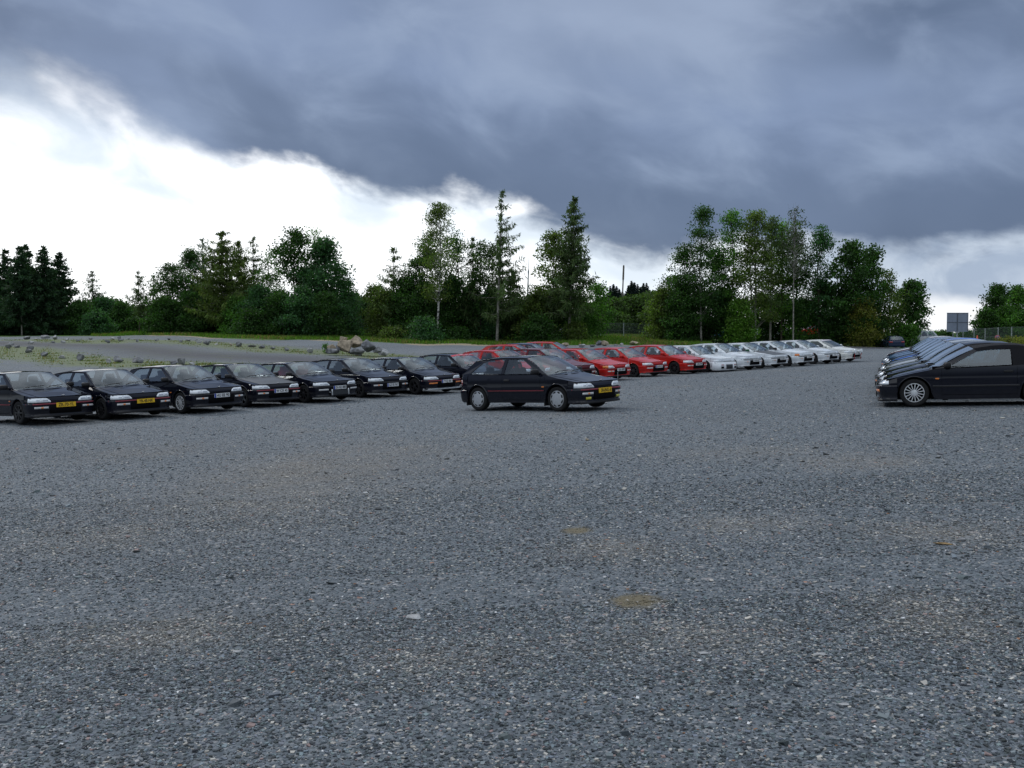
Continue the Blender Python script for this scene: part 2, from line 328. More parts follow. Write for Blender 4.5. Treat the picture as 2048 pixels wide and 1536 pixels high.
    np_ = noise(nt, P, .33, 6, .6, .5); np2 = noise(nt, P, 1.7, 6, .65); np3 = noise(nt, P, .09, 4, .5)
    sda = N(nt, 'ShaderNodeAttribute', attribute_name='sandy'); patch = math_(nt, 'MAXIMUM', math_(nt, 'MULTIPLY', sstep(nt, np_, .54, .74), .6), sda.outputs['Fac'])
    base = mixc(nt, .5, c1, c2)
    # scattered pale / rusty stones, more of them inside the sandy patches
    pale = math_(nt, 'GREATER_THAN', s2[1], math_(nt, 'SUBTRACT', .95, math_(nt, 'MULTIPLY', patch, .17)))
    core = math_(nt, 'LESS_THAN', v2.outputs['Distance'], .34)
    base = mixc(nt, math_(nt, 'MULTIPLY', math_(nt, 'MULTIPLY', pale, core), .75), base, ramp(s2[2], (0, (.34, .31, .28)), (.6, (.46, .44, .42)), (.9, (.62, .62, .62)), (.97, (.42, .17, .07)), (1, (.42, .17, .07))))
    big = math_(nt, 'MULTIPLY', math_(nt, 'GREATER_THAN', s3[1], .965), math_(nt, 'LESS_THAN', v3.outputs['Distance'], .3))
    base = mixc(nt, math_(nt, 'MULTIPLY', big, .6), base, (.36, .33, .32))
    base = mixc(nt, math_(nt, 'MULTIPLY', patch, .45), base, (.205, .178, .142))
    base = mixc(nt, math_(nt, 'MULTIPLY', sstep(nt, np2, .50, .66), .22), base, (.11, .125, .14))
    base = mixc(nt, math_(nt, 'MULTIPLY', sstep(nt, noise(nt, P, 3.1, 6, .7), .56, .70), .22), base, (.21, .222, .225))
    base = mixc(nt, 1.0, base, ramp(np3, (.3, (.86, .86, .88)), (.7, (1.1, 1.1, 1.12))), 'MULTIPLY')
    za = N(nt, 'ShaderNodeAttribute', attribute_name='zone'); zs_ = sepc(za.outputs['Color']); la = N(nt, 'ShaderNodeAttribute', attribute_name='lane')
    base = mixc(nt, math_(nt, 'MULTIPLY', la.outputs['Fac'], .8), base, (.068, .066, .076))
    nm = noise(nt, P, 1.1, 7, .65, .4); nm2 = noise(nt, P, 6, 5, .6)
    mo = math_(nt, 'MULTIPLY', sstep(nt, math_(nt, 'ADD', math_(nt, 'MULTIPLY', zs_[0], .62), math_(nt, 'MULTIPLY', nm, .75)), .50, .88), .62)
    base = mixc(nt, mo, base, mixc(nt, sstep(nt, nm2, .3, .7), (.085, .125, .022), (.19, .215, .05)))
    # mud puddles dried to ochre
    for a_, b_, ra, rb in PUDDLES:
        mp = N(nt, 'ShaderNodeMapping'); mp.inputs['Location'].default_value = (-a_ / ra, -b_ / rb, 0); mp.inputs['Scale'].default_value = (1 / ra, 1 / rb, 0); L(nt, P, mp.inputs[0]); ln = N(nt, 'ShaderNodeVectorMath', operation='LENGTH'); L(nt, mp.outputs[0], ln.inputs[0])
        pm = sstep(nt, math_(nt, 'ADD', ln.outputs['Value'], math_(nt, 'MULTIPLY', math_(nt, 'SUBTRACT', noise(nt, P, 9, 4), .5), 1.3)), 1.35, .7); base = mixc(nt, math_(nt, 'MULTIPLY', pm, .85), base, (.150, .124, .072))
    dirt = mixc(nt, sstep(nt, nm2, .35, .65), (.034, .088, .008), (.072, .155, .014))
    dirt = mixc(nt, sstep(nt, noise(nt, P, .45, 5, .6), .52, .72), dirt, (.11, .095, .045))
    gr = sstep(nt, math_(nt, 'ADD', zs_[1], math_(nt, 'MULTIPLY', math_(nt, 'SUBTRACT', nm, .5), .8)), .35, .6)
    base = mixc(nt, gr, base, dirt)
    sa = math_(nt, 'MULTIPLY', sstep(nt, math_(nt, 'ADD', zs_[2], math_(nt, 'MULTIPLY', math_(nt, 'SUBTRACT', nm, .5), .9)), .35, .6), .9)
    base = mixc(nt, sa, base, mixc(nt, nm2, (.22, .17, .115), (.42, .36, .27)))
    L(nt, base, b.inputs['Base Color'])
    h = math_(nt, 'ADD', math_(nt, 'MULTIPLY', math_(nt, 'SUBTRACT', 1.0, v1.outputs['Distance']), .5), math_(nt, 'MULTIPLY', s1[1], .5))
    h = math_(nt, 'ADD', h, math_(nt, 'MULTIPLY', math_(nt, 'MULTIPLY', pale, core), .8))
    bn = N(nt, 'ShaderNodeBump', inp={'Strength': .9, 'Distance': .012}); L(nt, h, bn.inputs['Height'])
    bn2 = N(nt, 'ShaderNodeBump', inp={'Strength': .3, 'Distance': .03}); L(nt, np2, bn2.inputs['Height']); L(nt, bn.outputs[0], bn2.inputs['Normal'])
    L(nt, bn2.outputs[0], b.inputs['Normal'])
    tag(link('ground', me, m_), 'grey gravel car park with mossy edges and a grass verge', kind='structure')

# ------------------------------------------------------------------ loose gravel near the camera: uncountable, one object
TONEM = None
def tonemat(name, rough=.8, trans=0.0, spec=.3, vary=.25):
    m = bpy.data.materials.new(name); m.use_nodes = True; t = m.node_tree; b = t.nodes['Principled BSDF']
    a = N(t, 'ShaderNodeAttribute', attribute_name='tone'); tcn = N(t, 'ShaderNodeTexCoord'); nf = noise(t, tcn.outputs['Object'], 3.0, 4)
    c = mixc(t, nf, tuple([1 - vary] * 3), tuple([1 + vary] * 3)); c2 = mixc(t, 1.0, a.outputs['Color'], c, 'MULTIPLY')
    L(t, c2, b.inputs['Base Color']); b.inputs['Roughness'].default_value = rough; b.inputs['Specular IOR Level'].default_value = spec
    if trans:
        o = t.nodes['Material Output']; tr = N(t, 'ShaderNodeBsdfTranslucent'); L(t, mixc(t, 1.0, c2, (1.1, 1.35, .5), 'MULTIPLY'), tr.inputs[0])
        mx = N(t, 'ShaderNodeMixShader', inp={0: trans}); L(t, b.outputs[0], mx.inputs[1]); L(t, tr.outputs[0], mx.inputs[2]); L(t, mx.outputs[0], o.inputs[0])
    return m
def stones(n, d0, d1, smin, smax, expo=1.0, spread=.62):
    u = rng.random(n); y = d0 + (d1 - d0) * u ** expo; x = (rng.random(n) * 2 - 1) * (spread * y + .6)
    s = smin * (smax / smin) ** (rng.random(n) ** 2.2)
    return x, y, s
def build_pebbles():
    parts = [stones(95000, 2.9, 6.0, .005, .016), stones(90000, 4.5, 11, .006, .016, 1.1), stones(60000, 7, 24, .008, .018, 1.35), stones(85000, 9, 48, .010, .021, 1.25, .56), stones(9000, 25, 80, .02, .035, 1, .5), stones(420, 3.2, 14, .022, .042), stones(1500, 12, 40, .026, .05)]
    x = np.concatenate([p[0] for p in parts]); y = np.concatenate([p[1] for p in parts]); s = np.concatenate([p[2] for p in parts]); n = len(x)
    keep = (y < edge_d(x / y) - 1) & ~((x / y < -.05) & (y > 44))
    for (cx_, cy_, rx_, ry_) in PUDDLES: keep &= ~((((x - cx_) / rx_) ** 2 + ((y - cy_) / ry_) ** 2 < 1.0) & (rng.random(n) < .55))
    x, y, s = x[keep], y[keep], s[keep]; n = len(x)
    cube = np.array([(-1, -1, -1), (1, -1, -1), (1, 1, -1), (-1, 1, -1), (-1, -1, 1), (1, -1, 1), (1, 1, 1), (-1, 1, 1)], float) * .5
    V = cube[None] * (1 + .0 * s[:, None, None]); V = V + (rng.random((n, 8, 3)) - .5) * .42
    V *= np.stack([np.ones(n) * 1.15, .65 + .5 * rng.random(n), .26 + .34 * rng.random(n)], -1)[:, None, :] * s[:, None, None]
    th = rng.random(n) * 6.283; ta = (rng.random(n) - .5) * .7; c, sn = np.cos(th), np.sin(th); ca, sa = np.cos(ta), np.sin(ta)
    vx = V[..., 0] * ca[:, None] - V[..., 2] * sa[:, None]; vz = V[..., 0] * sa[:, None] + V[..., 2] * ca[:, None]; vy = V[..., 1]
    X_ = vx * c[:, None] - vy * sn[:, None] + x[:, None]; Y_ = vx * sn[:, None] + vy * c[:, None] + y[:, None]; Z_ = vz + (tz(x, y) + s * .12)[:, None]
    V = np.stack([X_, Y_, Z_], -1).reshape(-1, 3)
    q = np.array([(0, 3, 2, 1), (4, 5, 6, 7), (0, 1, 5, 4), (1, 2, 6, 5), (2, 3, 7, 6), (3, 0, 4, 7)]); F = (q[None] + (np.arange(n) * 8)[:, None, None]).reshape(-1, 4)
    r = rng.random(n); base = np.array([(.114, .135, .151)]) * (.30 + 1.65 * rng.random(n) ** 1.8)[:, None]
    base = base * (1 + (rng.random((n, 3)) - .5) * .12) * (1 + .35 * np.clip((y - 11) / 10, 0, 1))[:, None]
    pal = np.array([.37, .355, .325]) * (.75 + .6 * rng.random(n))[:, None]; wh = np.array([.66, .67, .68]) * np.ones((n, 1)); ru = np.array([.26, .14, .08]) * (.6 + .7 * rng.random(n))[:, None]; pk = np.array([.27, .20, .19]) * np.ones((n, 1))
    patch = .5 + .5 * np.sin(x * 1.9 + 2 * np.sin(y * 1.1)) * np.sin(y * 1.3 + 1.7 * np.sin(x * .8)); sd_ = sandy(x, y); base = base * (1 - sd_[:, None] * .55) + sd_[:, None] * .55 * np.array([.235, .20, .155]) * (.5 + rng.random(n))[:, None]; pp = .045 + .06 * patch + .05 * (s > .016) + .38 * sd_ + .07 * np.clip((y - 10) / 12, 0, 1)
    mud = np.zeros(n)
    for a_, b_, ra, rb in PUDDLES: mud = np.maximum(mud, np.clip(1.7 - np.hypot((x - a_) / ra, (y - b_) / rb), 0, 1))
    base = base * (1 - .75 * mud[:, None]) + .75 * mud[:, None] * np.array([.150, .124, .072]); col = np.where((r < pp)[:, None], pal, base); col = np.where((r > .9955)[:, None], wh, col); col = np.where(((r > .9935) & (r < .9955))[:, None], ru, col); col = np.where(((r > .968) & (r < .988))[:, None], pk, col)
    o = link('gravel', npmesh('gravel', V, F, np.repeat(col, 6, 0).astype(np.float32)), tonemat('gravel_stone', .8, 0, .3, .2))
    tag(o, 'loose dark grey gravel chippings spread over the car park', 'gravel', kind='stuff')
PUDDLES = []
for (px, py, wx, wy) in ((1275, 1211, 46, 13), (1155, 1065, 26, 7)):
    x, y, z = at(px, py); PUDDLES.append((x, y, wx * y / FPX, wy * y * y / FPX / 1.58))
build_ground()
build_pebbles()

# ------------------------------------------------------------------ cars
class Spec: pass
def spec(**k):
    s = Spec(); s.__dict__.update(k); return s
def lerp(pts, x): return float(np.interp(x, [p[0] for p in pts], [p[1] for p in pts]))
HATCH = spec(key='hatch', xf=2.035, xr=-1.94, W=.838, ax=1.25, axr=-1.25, R=.29, ar=.345, n0=1.58, r0=-1.58, zbump=.515, zlow=.20,
    zs=[(-1.95, .85), (-1.85, .885), (-1.6, .90), (-1, .89), (0, .872), (.85, .858), (.95, .842), (1.25, .775), (1.6, .715), (1.9, .672), (2.04, .650)],
    gh=[(.93, .856), (.20, 1.262), (0, 1.278), (-.5, 1.286), (-1.0, 1.272), (-1.42, 1.225), (-1.84, .892)],
    holes=[[(.69, .882), (.115, 1.228), (-.36, 1.246), (-.385, .892)], [(-.485, .897), (-.47, 1.246), (-.98, 1.228), (-1.14, 1.19), (-1.50, .935), (-1.44, .905)]],
    rt=(.20, -1.42), ws=(.90, .856, 1.03), rg=(-1.42, -1.84), door=(-.43, .76), hinge=.98, crown=.045, yb=.79, tumble=.46, hl=(.36, .532, .644), rc=(-1.80), light=.36, rake=.03)
CRX = spec(key='coupe', xf=1.90, xr=-1.83, W=.838, ax=1.15, axr=-1.15, R=.29, ar=.33, n0=1.48, r0=-1.50, zbump=.455, zlow=.15,
    zs=[(-1.83, .82), (-1.7, .85), (-1.3, .845), (-.7, .812), (0, .79), (.72, .772), (.85, .755), (1.15, .70), (1.5, .622), (1.75, .565), (1.9, .54)],
    gh=[(.76, .772), (0.0, 1.205), (-.2, 1.232), (-.5, 1.238), (-.8, 1.215), (-1.15, 1.12), (-1.72, .858)],
    holes=[[(.54, .795), (-.07, 1.158), (-.35, 1.185), (-.70, 1.178), (-.72, .83)], [(-.80, .835), (-.79, 1.165), (-1.0, 1.12), (-1.38, .90), (-1.3, .865)]],
    rt=(0.0, -1.15), ws=(.74, .772, .88), rg=(-1.15, -1.72), door=(-.76, .62), hinge=.85, crown=.04, yb=.79, tumble=.46, hl=(.36, .468, .556), rc=(-1.68), light=.30, rake=.11)
SOFTTOP = spec(**{**CRX.__dict__, 'key': 'softtop', 'holes': [[(.54, .795), (-.05, 1.112), (-.33, 1.140), (-.66, 1.142), (-.67, .828)]], 'gh': [(.76, .772), (0.0, 1.165), (-.2, 1.20), (-.5, 1.222), (-.85, 1.205), (-1.12, 1.11), (-1.42, .85)], 'rt': (0.0, -1.12), 'rg': (-1.12, -1.42)})
def nose(S, phi, off=0, rear=False):           # rounded plan outline of the nose / tail; returns x, y, nx, ny
    def P(a):
        c, s_ = math.cos(a), math.sin(a); x0 = S.r0 if rear else S.n0; xe = S.xr if rear else S.xf; ins = .035
        xe2 = xe + (ins if rear else -ins)
        return x0 + (xe2 - x0) * abs(c) ** .42, (S.W - .012) * math.copysign(abs(s_) ** .42, s_)
    x, y = P(phi); x1, y1 = P(phi - .004); x2, y2 = P(phi + .004); tx, ty = x2 - x1, y2 - y1; l = math.hypot(tx, ty) or 1
    nx, ny = (ty / l, -tx / l) if not rear else (-ty / l, tx / l)
    return x + nx * off, y + ny * off, nx, ny
def phi_of_y(S, y): return math.copysign(math.asin(min(1, (abs(y) / (S.W - .012)) ** (1 / .42))), y)
def nose2(S, a, off, z):                       # the nose leans back above the bumper
    k = max(0, min(1, (z - S.zbump) / (S.hl[2] - S.zbump))); return nose(S, a, off - S.rake * k * abs(math.cos(a)) ** .6)
NPH = [math.radians(a) for a in (-90, -86, -80, -72, -62, -50, -36, -22, -10, -3, 0, 3, 10, 22, 36, 50, 62, 72, 80, 86, 90)]
def phis(S, y0, y1, n=10):
    return [phi_of_y(S, y0 + (y1 - y0) * i / n) for i in range(n + 1)]
def strip(S, ph, prof, rear=False):
    return [[(lambda q: (q[0], q[1], z))(nose(S, a, off, True) if rear else nose2(S, a, off, z)) for off, z in prof] for a in ph]
SHP = [(.15, .945), (.24, .965), (.33, .99), (.50, 1.0), (.62, 1.0), (.74, .985), (.82, .962), (.90, .938)]
def sidey(S, x, z): return (S.W - .012) * lerp(SHP, z)
def spans(S, x):
    lo = S.zlow
    for a in (S.ax, S.axr):
        if abs(x - a) < S.ar: lo = max(lo, S.R + math.sqrt(S.ar ** 2 - (x - a) ** 2) - .005)
    return lo, lerp(S.zs, x)
def colx(S, x0, x1):
    xs = set([x0, x1])
    for a in (S.ax, S.axr):
        for k in range(0, 21): xs.add(round(a + S.ar * math.cos(math.pi * k / 20), 4))
    k = -2.0
    while k < 2: xs.add(round(k, 3)); k += .12
    return sorted(x for x in xs if x0 - 1e-6 <= x <= x1 + 1e-6)
def sidegrid(mb, S, x0, x1, sd, zmin=None, zmax=None, nz=9):
    P = []
    for x in colx(S, x0, x1):
        lo, hi = spans(S, x)
        if zmin is not None: lo = max(lo, zmin)
        if zmax is not None: hi = min(hi, zmax)
        if hi - lo < .004: lo = hi - .004
        P.append([(x, sd * sidey(S, x, lo + (hi - lo) * j / nz), lo + (hi - lo) * j / nz) for j in range(nz + 1)])
    mb.grid(P)
def ghy(S, x, z):
    base = S.yb - .035 * max(0, (x - .3) / .6) ** 2 - .05 * max(0, (-1.2 - x) / .6) ** 1.5
    return base - (z - lerp(S.zs, x)) * S.tumble
def rail(S, x): return lerp(sorted(S.gh), x)
def b_body(S):
    mb = MB(); d0, d1 = S.door
    for sd in (-1, 1):
        sidegrid(mb, S, S.r0, d0 - .005, sd); sidegrid(mb, S, d1 + .005, S.n0, sd); sidegrid(mb, S, d0 - .005, d1 + .005, sd, None, .262 if S.zlow > .18 else .235, 2)
        # arch lips and returns
        for a in (S.ax, S.axr):
            A = [math.pi * k / 24 for k in range(25)]; A = [t for t in A if S.R + S.ar * math.sin(t) > S.zlow]
            P = []
            for t in A:
                x, z = a + S.ar * math.cos(t), S.R + S.ar * math.sin(t); y = sidey(S, x, z)
                P.append([(x + .018 * math.cos(t), sd * (y + .000), z + .018 * math.sin(t)), (x + .008 * math.cos(t), sd * (y + .016), z + .008 * math.sin(t)), (x - .004 * math.cos(t), sd * (y + .014), z - .004 * math.sin(t)), (x - .006 * math.cos(t), sd * (y - .05), z - .006 * math.sin(t))])
            mb.grid(P)
        # fender tops beside the bonnet
        P = []
        for x in [S.hinge + (S.xf - .035 - S.rake - S.hinge) * i / 16 for i in range(17)]:
            yo = fy(S, x); yi = min(yo, .70 - .05 * (x - S.hinge)); P.append([(x, sd * (yo + (yi - yo) * j / 3), htop(S, x, yo + (yi - yo) * j / 3)) for j in range(4)])
        mb.grid(P)
        # greenhouse frame with window openings
        gh = S.gh; outer = gh + [(x, lerp(S.zs, x) - .006) for x in (-1.3, -.8, -.3, .3, .8) if gh[-1][0] < x < gh[0][0]]
        loops = [[(x, sd * ghy(S, x, z), z) for x, z in l] for l in [outer] + S.holes]
        if not S.key == 'softtop': mb.prism(loops, (0, -sd * .03, 0))
    # nose above the bumper and tail panel
    mb.grid([[(lambda q: (q[0], q[1], z))(nose2(S, a, o, z)) for o, z in ((-.04, S.zbump - .03), (-.012, S.zbump + .004), (-.006, S.zbump + .03), (-.006, (S.zbump + S.hl[2]) / 2), (-.010, S.hl[2] - .0), (-.030, htop(S, nose2(S, a, -.03, 2)[0], nose(S, a, -.03)[1]) - .001))] for a in NPH])
    mb.grid([[(lambda q: (q[0], q[1], z))(nose(S, a, o, True)) for o, z in ((-.03, S.zbump - .03), (-.010, S.zbump + .01), (0, .60), (-.004, .76), (-.02, .82), (-.045, lerp(S.zs, nose(S, a, 0, True)[0])))] for a in NPH])
    # deck behind the rear glass
    P = []
    for x in [S.rc + .22, S.rc + .1, S.rc, S.rc - .04, S.rc - .08, S.xr + .052]:
        yo = min(S.W - .03, ty(S, x)); P.append([(x, yo * j / 5, lerp(S.zs, x) + .012 * (1 - (j / 5) ** 2) - .0) for j in range(-5, 6)])
    mb.grid(P)
    return mb
def fy(S, x):
    if x <= S.n0: return sidey(S, x, lerp(S.zs, x))
    lo = (S.W - .012); u_ = min(1, (x - S.n0) / (S.xf - .035 - S.rake - S.n0)); c = u_ ** (1 / .42); return max(.02, lo * max(0, 1 - c * c) ** .21 * lerp(SHP, lerp(S.zs, x)))
def ty(S, x):
    if x >= S.r0: return sidey(S, x, lerp(S.zs, x))
    u_ = min(1, (S.r0 - x) / (S.r0 - S.xr - .035)); c = u_ ** (1 / .42); return max(.02, (S.W - .05) * max(0, 1 - c * c) ** .21)
def htop(S, x, y):
    z = lerp(S.zs, x); yo = .80; cr = S.crown * min(1, max(.25, (S.xf - x) / .5)); return z + cr * (1 - min(1, abs(y) / yo) ** 2.6) - .002
def b_hood(S):
    mb = MB(); P = []
    for i in range(19):
        x = S.hinge + (S.xf - .040 - S.rake - S.hinge) * math.sin(math.pi / 2 * i / 18); yo = min(.70 - .05 * (x - S.hinge), fy(S, x)) - .006
        r = []
        for j in range(-8, 9):
            y = yo * j / 8; cre = .006 * math.exp(-((abs(y) - .42 + .06 * (x - 1)) / .05) ** 2) * min(1, (S.xf - x) * 2)
            r.append((x, y, htop(S, x, y) + .005 + cre))
        P.append(r)
    mb.grid(P); return mb
def b_cowl(S):
    mb = MB(); P = []
    for i in range(5):
        x = S.hinge - .22 + .235 * i / 4; P.append([(x, .765 * j / 8, htop(S, x, .765 * j / 8) - .006) for j in range(-8, 9)])
    mb.grid(P); return mb
def roofz(S, x, y): 
    Y = ghy(S, x, rail(S, x)); return rail(S, x) + .042 * (1 - min(1, abs(y) / Y) ** 2.4) + .002
def b_roof(S):
    mb = MB(); P = []; x0, x1 = S.rt
    for i in range(15):
        u_ = i / 14; r = []
        for j in range(-8, 9):
            v = j / 8; x = x0 + (x1 - x0) * u_ + .055 * (1 - v * v) * (1 - u_) ; xx = min(x, x0); Y = ghy(S, xx, rail(S, xx)) + .004
            r.append((x, Y * v, rail(S, xx) + .042 * (1 - abs(v) ** 2.4) + .002 - .02 * max(0, x - x0)))
        P.append(r)
    mb.grid(P)
    for sd in (-1, 1):                                      # drip rail
        mb.tube([(x, sd * (ghy(S, x, rail(S, x)) + .006), rail(S, x) - .002) for x in [x0 + (x1 - x0) * i / 10 for i in range(11)]], .008, 5)
    return mb
def b_soft(S):                                              # fabric hood: roof and quarters in one
    mb = MB(); P = []
    for x, z in [(.02, 1.165), (-.1, 1.188), (-.3, 1.215), (-.55, 1.226), (-.8, 1.215), (-1.0, 1.175), (-1.16, 1.09), (-1.30, .97), (-1.42, .86)]:
        Y = ghy(S, x, z); P.append([(x, Y * j / 8, z + (.035 if x > -1.15 else .01) * (1 - abs(j / 8) ** 2.4)) for j in range(-8, 9)])
    mb.grid(P)
    for sd in (-1, 1):
        outer = [(.02, 1.165), (-.1, 1.188), (-.3, 1.215), (-.55, 1.226), (-.8, 1.215), (-1.0, 1.175), (-1.16, 1.09), (-1.30, .97), (-1.42, .85), (-1.1, .83), (-.69, .812), (-.67, 1.142), (-.33, 1.140), (-.05, 1.112)]
        mb.prism([[(x, sd * ghy(S, x, z), z) for x, z in outer]], (0, -sd * .02, 0))
    return mb
def b_apillar(S, sd):
    mb = MB()
    if 1:
        o = [(.76, .772), (.0, 1.168), (-.06, 1.115), (.54, .79)]; mb.prism([[(x, sd * ghy(S, x, z), z) for x, z in o]], (0, -sd * .03, 0))
    return mb
def b_ws(S, lift=0.0, a0=0.0, a1=1.0):
    mb = MB(); P = []; xb, zb, xc = S.ws; x0 = S.rt[0]
    for i in range(9):
        u_ = a0 + (a1 - a0) * i / 8; r = []
        for j in range(-8, 9):
            v = j / 8; bx_ = xb + (xc - xb) * (1 - v * v); yb_ = (ghy(S, xb, zb) - .02) * v; zb_ = htop(S, bx_, yb_) - .012
            Yt = (ghy(S, x0, rail(S, x0)) - .03) * v; tx_ = x0 + .055 * (1 - v * v) + .01; zt = rail(S, x0) + .042 * (1 - abs(v) ** 2.4) - .004
            bow = .02 * math.sin(math.pi * u_)
            r.append((bx_ + (tx_ - bx_) * u_ + bow + lift, yb_ + (Yt - yb_) * u_, zb_ + (zt - zb_) * u_ + bow + lift))
        P.append(r)
    mb.grid(P); return mb
def b_rw(S):
    mb = MB(); P = []; x0, x1 = S.rg
    for i in range(7):
        u_ = i / 6; x = x0 + (x1 - x0) * u_; zr = rail(S, x); r = []
        for j in range(-6, 7):
            v = j / 6; r.append((x - .03 * (1 - v * v) * u_, (ghy(S, x, zr) - .035) * v, zr + .036 * (1 - v * v) * (1 - .6 * u_) + .004))
        P.append(r)
    mb.grid(P); return mb
def b_rearframe(S, sd):                                     # painted surround of the rear glass
    mb = MB(); x0, x1 = S.rg
    if 1:
        P = []
        for i in range(7):
            x = x0 + (x1 - x0) * i / 6; zr = rail(S, x); Y = ghy(S, x, zr); P.append([(x, sd * (Y + .003), zr + .001), (x, sd * (Y - .07), zr + .020 * (1 - .5 * i / 6))])
        mb.grid(P)
    return mb
def b_side_window(S, k, sd):
    mb = MB(); h = S.holes[k]; V = [(x, sd * (ghy(S, x, z) - .012), z) for x, z in h]; mb.add(V, [tuple(t) for t in tessellate_polygon([[Vector((p[0], p[2], 0)) for p in V]])]); return mb
def b_door(S, sd):
    mb = MB(); d0, d1 = S.door; sidegrid(mb, S, d0, d1, sd, .270 if S.zlow > .18 else .243, None, 10)
    return mb
def b_fbumper(S):
    z0 = S.zlow - .01; zt = S.zbump
    mb = MB(); mb.grid(strip(S, NPH, [(-.10, z0 - .02), (-.02, z0 - .02), (.006, z0 + .012), (-.012, z0 + .035), (-.004, z0 + .10), (.020, z0 + .14), (.032, zt - .10), (.036, zt - .035), (.034, zt - .008), (.020, zt), (-.04, zt + .004)])); return mb
def b_rbumper(S):
    z0 = S.zlow; zt = S.zbump
    mb = MB(); mb.grid(strip(S, NPH, [(-.12, z0), (-.03, z0), (.010, z0 + .05), (.026, z0 + .15), (.034, zt - .04), (.030, zt - .005), (-.04, zt + .004)], True)); return mb
def b_patch(S, y0, y1, z0, z1, off, rear=False, n=8, top=None, th=.0):
    mb = MB(); ph = phis(S, y0, y1, n)
    prof = [(off - .02, z0), (off, z0 + .004), (off, (z0 + z1) / 2), (off - th, z1 - .004), (off - th - .02, z1)]
    P = strip(S, ph, prof, rear); mb.grid(P)
    for e in (P[0], P[-1]): mb.add(e, [tuple(range(len(e)))])
    return mb
def b_headlight(S, sd):
    mb = MB(); yi, z0, z1 = S.hl; n = 12; P = []
    y_out = S.W - .012 - .003
    for i in range(n + 1):
        y = yi + (y_out - yi) * (i / n) ** .9; a = phi_of_y(S, y); zt = z0 + (z1 - z0) * (.34, .78, .97)[i] if i < 3 else z1
        P.append([(lambda q: (q[0], sd * q[1], z))(nose2(S, a, o, z)) for o, z in ((-.02, z0), (.004, z0 + .003), (.004, (z0 + zt) / 2), (-.006, zt - .002), (-.03, zt + .001))])
    # wrap along the side
    for k in range(1, 4):
        x = S.n0 + .0 - .0 * k
    mb.grid(P); mb.add(P[0], [tuple(range(5))]); mb.add(P[-1], [tuple(range(5))]); return mb
def b_lightdetail(S, sd):                                   # divider and bulb shades behind the lens, drawn proud
    mb = MB(); yi, z0, z1 = S.hl
    for y0, y1 in ((.585, .597),):
        ph = phis(S, y0, y1, 1); mb.grid(strip(S, [sd * p for p in ph], [(.006, z0 + .006), (.006, z1 - .012)]))
    for y0, y1, za, zb in ((.42, .56, .3, .62), (.62, .70, .35, .6)):
        ph = phis(S, y0, y1, 3); h_ = z1 - z0; mb.grid(strip(S, [sd * p for p in ph], [(.0055, z0 + za * h_), (.0055, z0 + zb * h_)]))
    return mb
def b_under(S):
    mb = MB(); mb.box(((S.xf + S.xr) / 2, 0, S.zlow + .06), (S.xf - S.xr - .5, 1.28, .10))
    mb.box((S.ax, 0, .46), (.9, 1.06, .34)); mb.box(((S.hinge + S.xf) / 2 - .05, 0, .50), (S.xf - S.hinge - .25, 1.05, .2)); mb.box((S.axr - .1, 0, .45), (.95, 1.06, .4))
    for sd in (-1, 1):
        for a in (S.ax, S.axr):
            P = []
            for k in range(17):
                t = math.pi * k / 16; x, z = a + (S.ar + .0) * math.cos(t), S.R + (S.ar + .0) * math.sin(t); P.append([(x, sd * .785, z), (x, sd * .52, z)])
            mb.grid(P)
        mb.box(((S.ax + S.axr) / 2, sd * .72, S.zlow + .28), (S.ax - S.axr - 2 * S.ar, .06, .5))
    mb.box((S.axr - .55, .35, S.zlow + .02), (.45, .13, .1))
    return mb
def b_tyre(S=None):
    mb = MB(); mb.lathe([(.185, -.07), (.20, -.088), (.245, -.095), (.272, -.090), (.286, -.072), (.290, -.03), (.290, .03), (.286, .072), (.272, .090), (.245, .095), (.20, .088), (.185, .07), (.175, .05), (.175, -.05), (.185, -.07)], 36)
    for yy in (-.035, 0, .035): mb.lathe([(.2905, yy - .004), (.2915, yy), (.2905, yy + .004)], 36)
    return mb
def b_rim(kind):
    mb = MB(); mb.lathe([(.193, .086), (.188, .078), (.178, .055), (.172, -.06), (.18, -.085)], 36)
    mb.lathe([(.197, .084), (.192, .092), (.184, .088)], 36)
    if kind == 'cover':
        mb.lathe([(.186, .084), (.17, .092), (.13, .098), (.06, .101), (0.001, .102)], 36)
    else:
        n, wd = {'spoke': (8, .030), 'multi': (15, .016), 'star': (5, .055), 'mesh': (12, .016)}[kind]
        mb.lathe([(.062, .06), (.060, .084), (.03, .090), (.001, .090)], 24)
        for k in range(n):
            t = 2 * math.pi * k / n; M = Matrix.Rotation(-t, 3, 'Y'); mb.box(M @ Vector((.118, .078, 0)), (.135, .022, wd), M)
    return mb
def b_rimback(kind):
    mb = MB(); mb.lathe([(.175, .02), (.001, .02)], 28)
    if kind == 'cover':
        for k in range(8):
            t = 2 * math.pi * k / 8
            a0_, a1_ = t, t + .62; mb.add([(r * math.cos(a), y, r * math.sin(a)) for a, r, y in ((a0_, .172, .0945), (a0_ + .32, .180, .0915), (a1_, .178, .0925), (a1_ - .06, .140, .0995), (a0_ + .28, .152, .0985))], [(0, 1, 2, 3, 4)])
    return mb
def b_caliper(): mb = MB(); mb.lathe([(.13, .035), (.13, .03), (.001, .03)], 24); return mb
def b_mirror(S, sd):
    mb = MB(); x = S.door[1] - .10; z = lerp(S.zs, x) + .075; mb.bbox((x, sd * .872, z), (.105, .20, .115), Matrix.Rotation(sd * .25, 3, 'Z'), .034); mb.box((x + .01, sd * .765, z - .045), (.07, .08, .05)); return mb
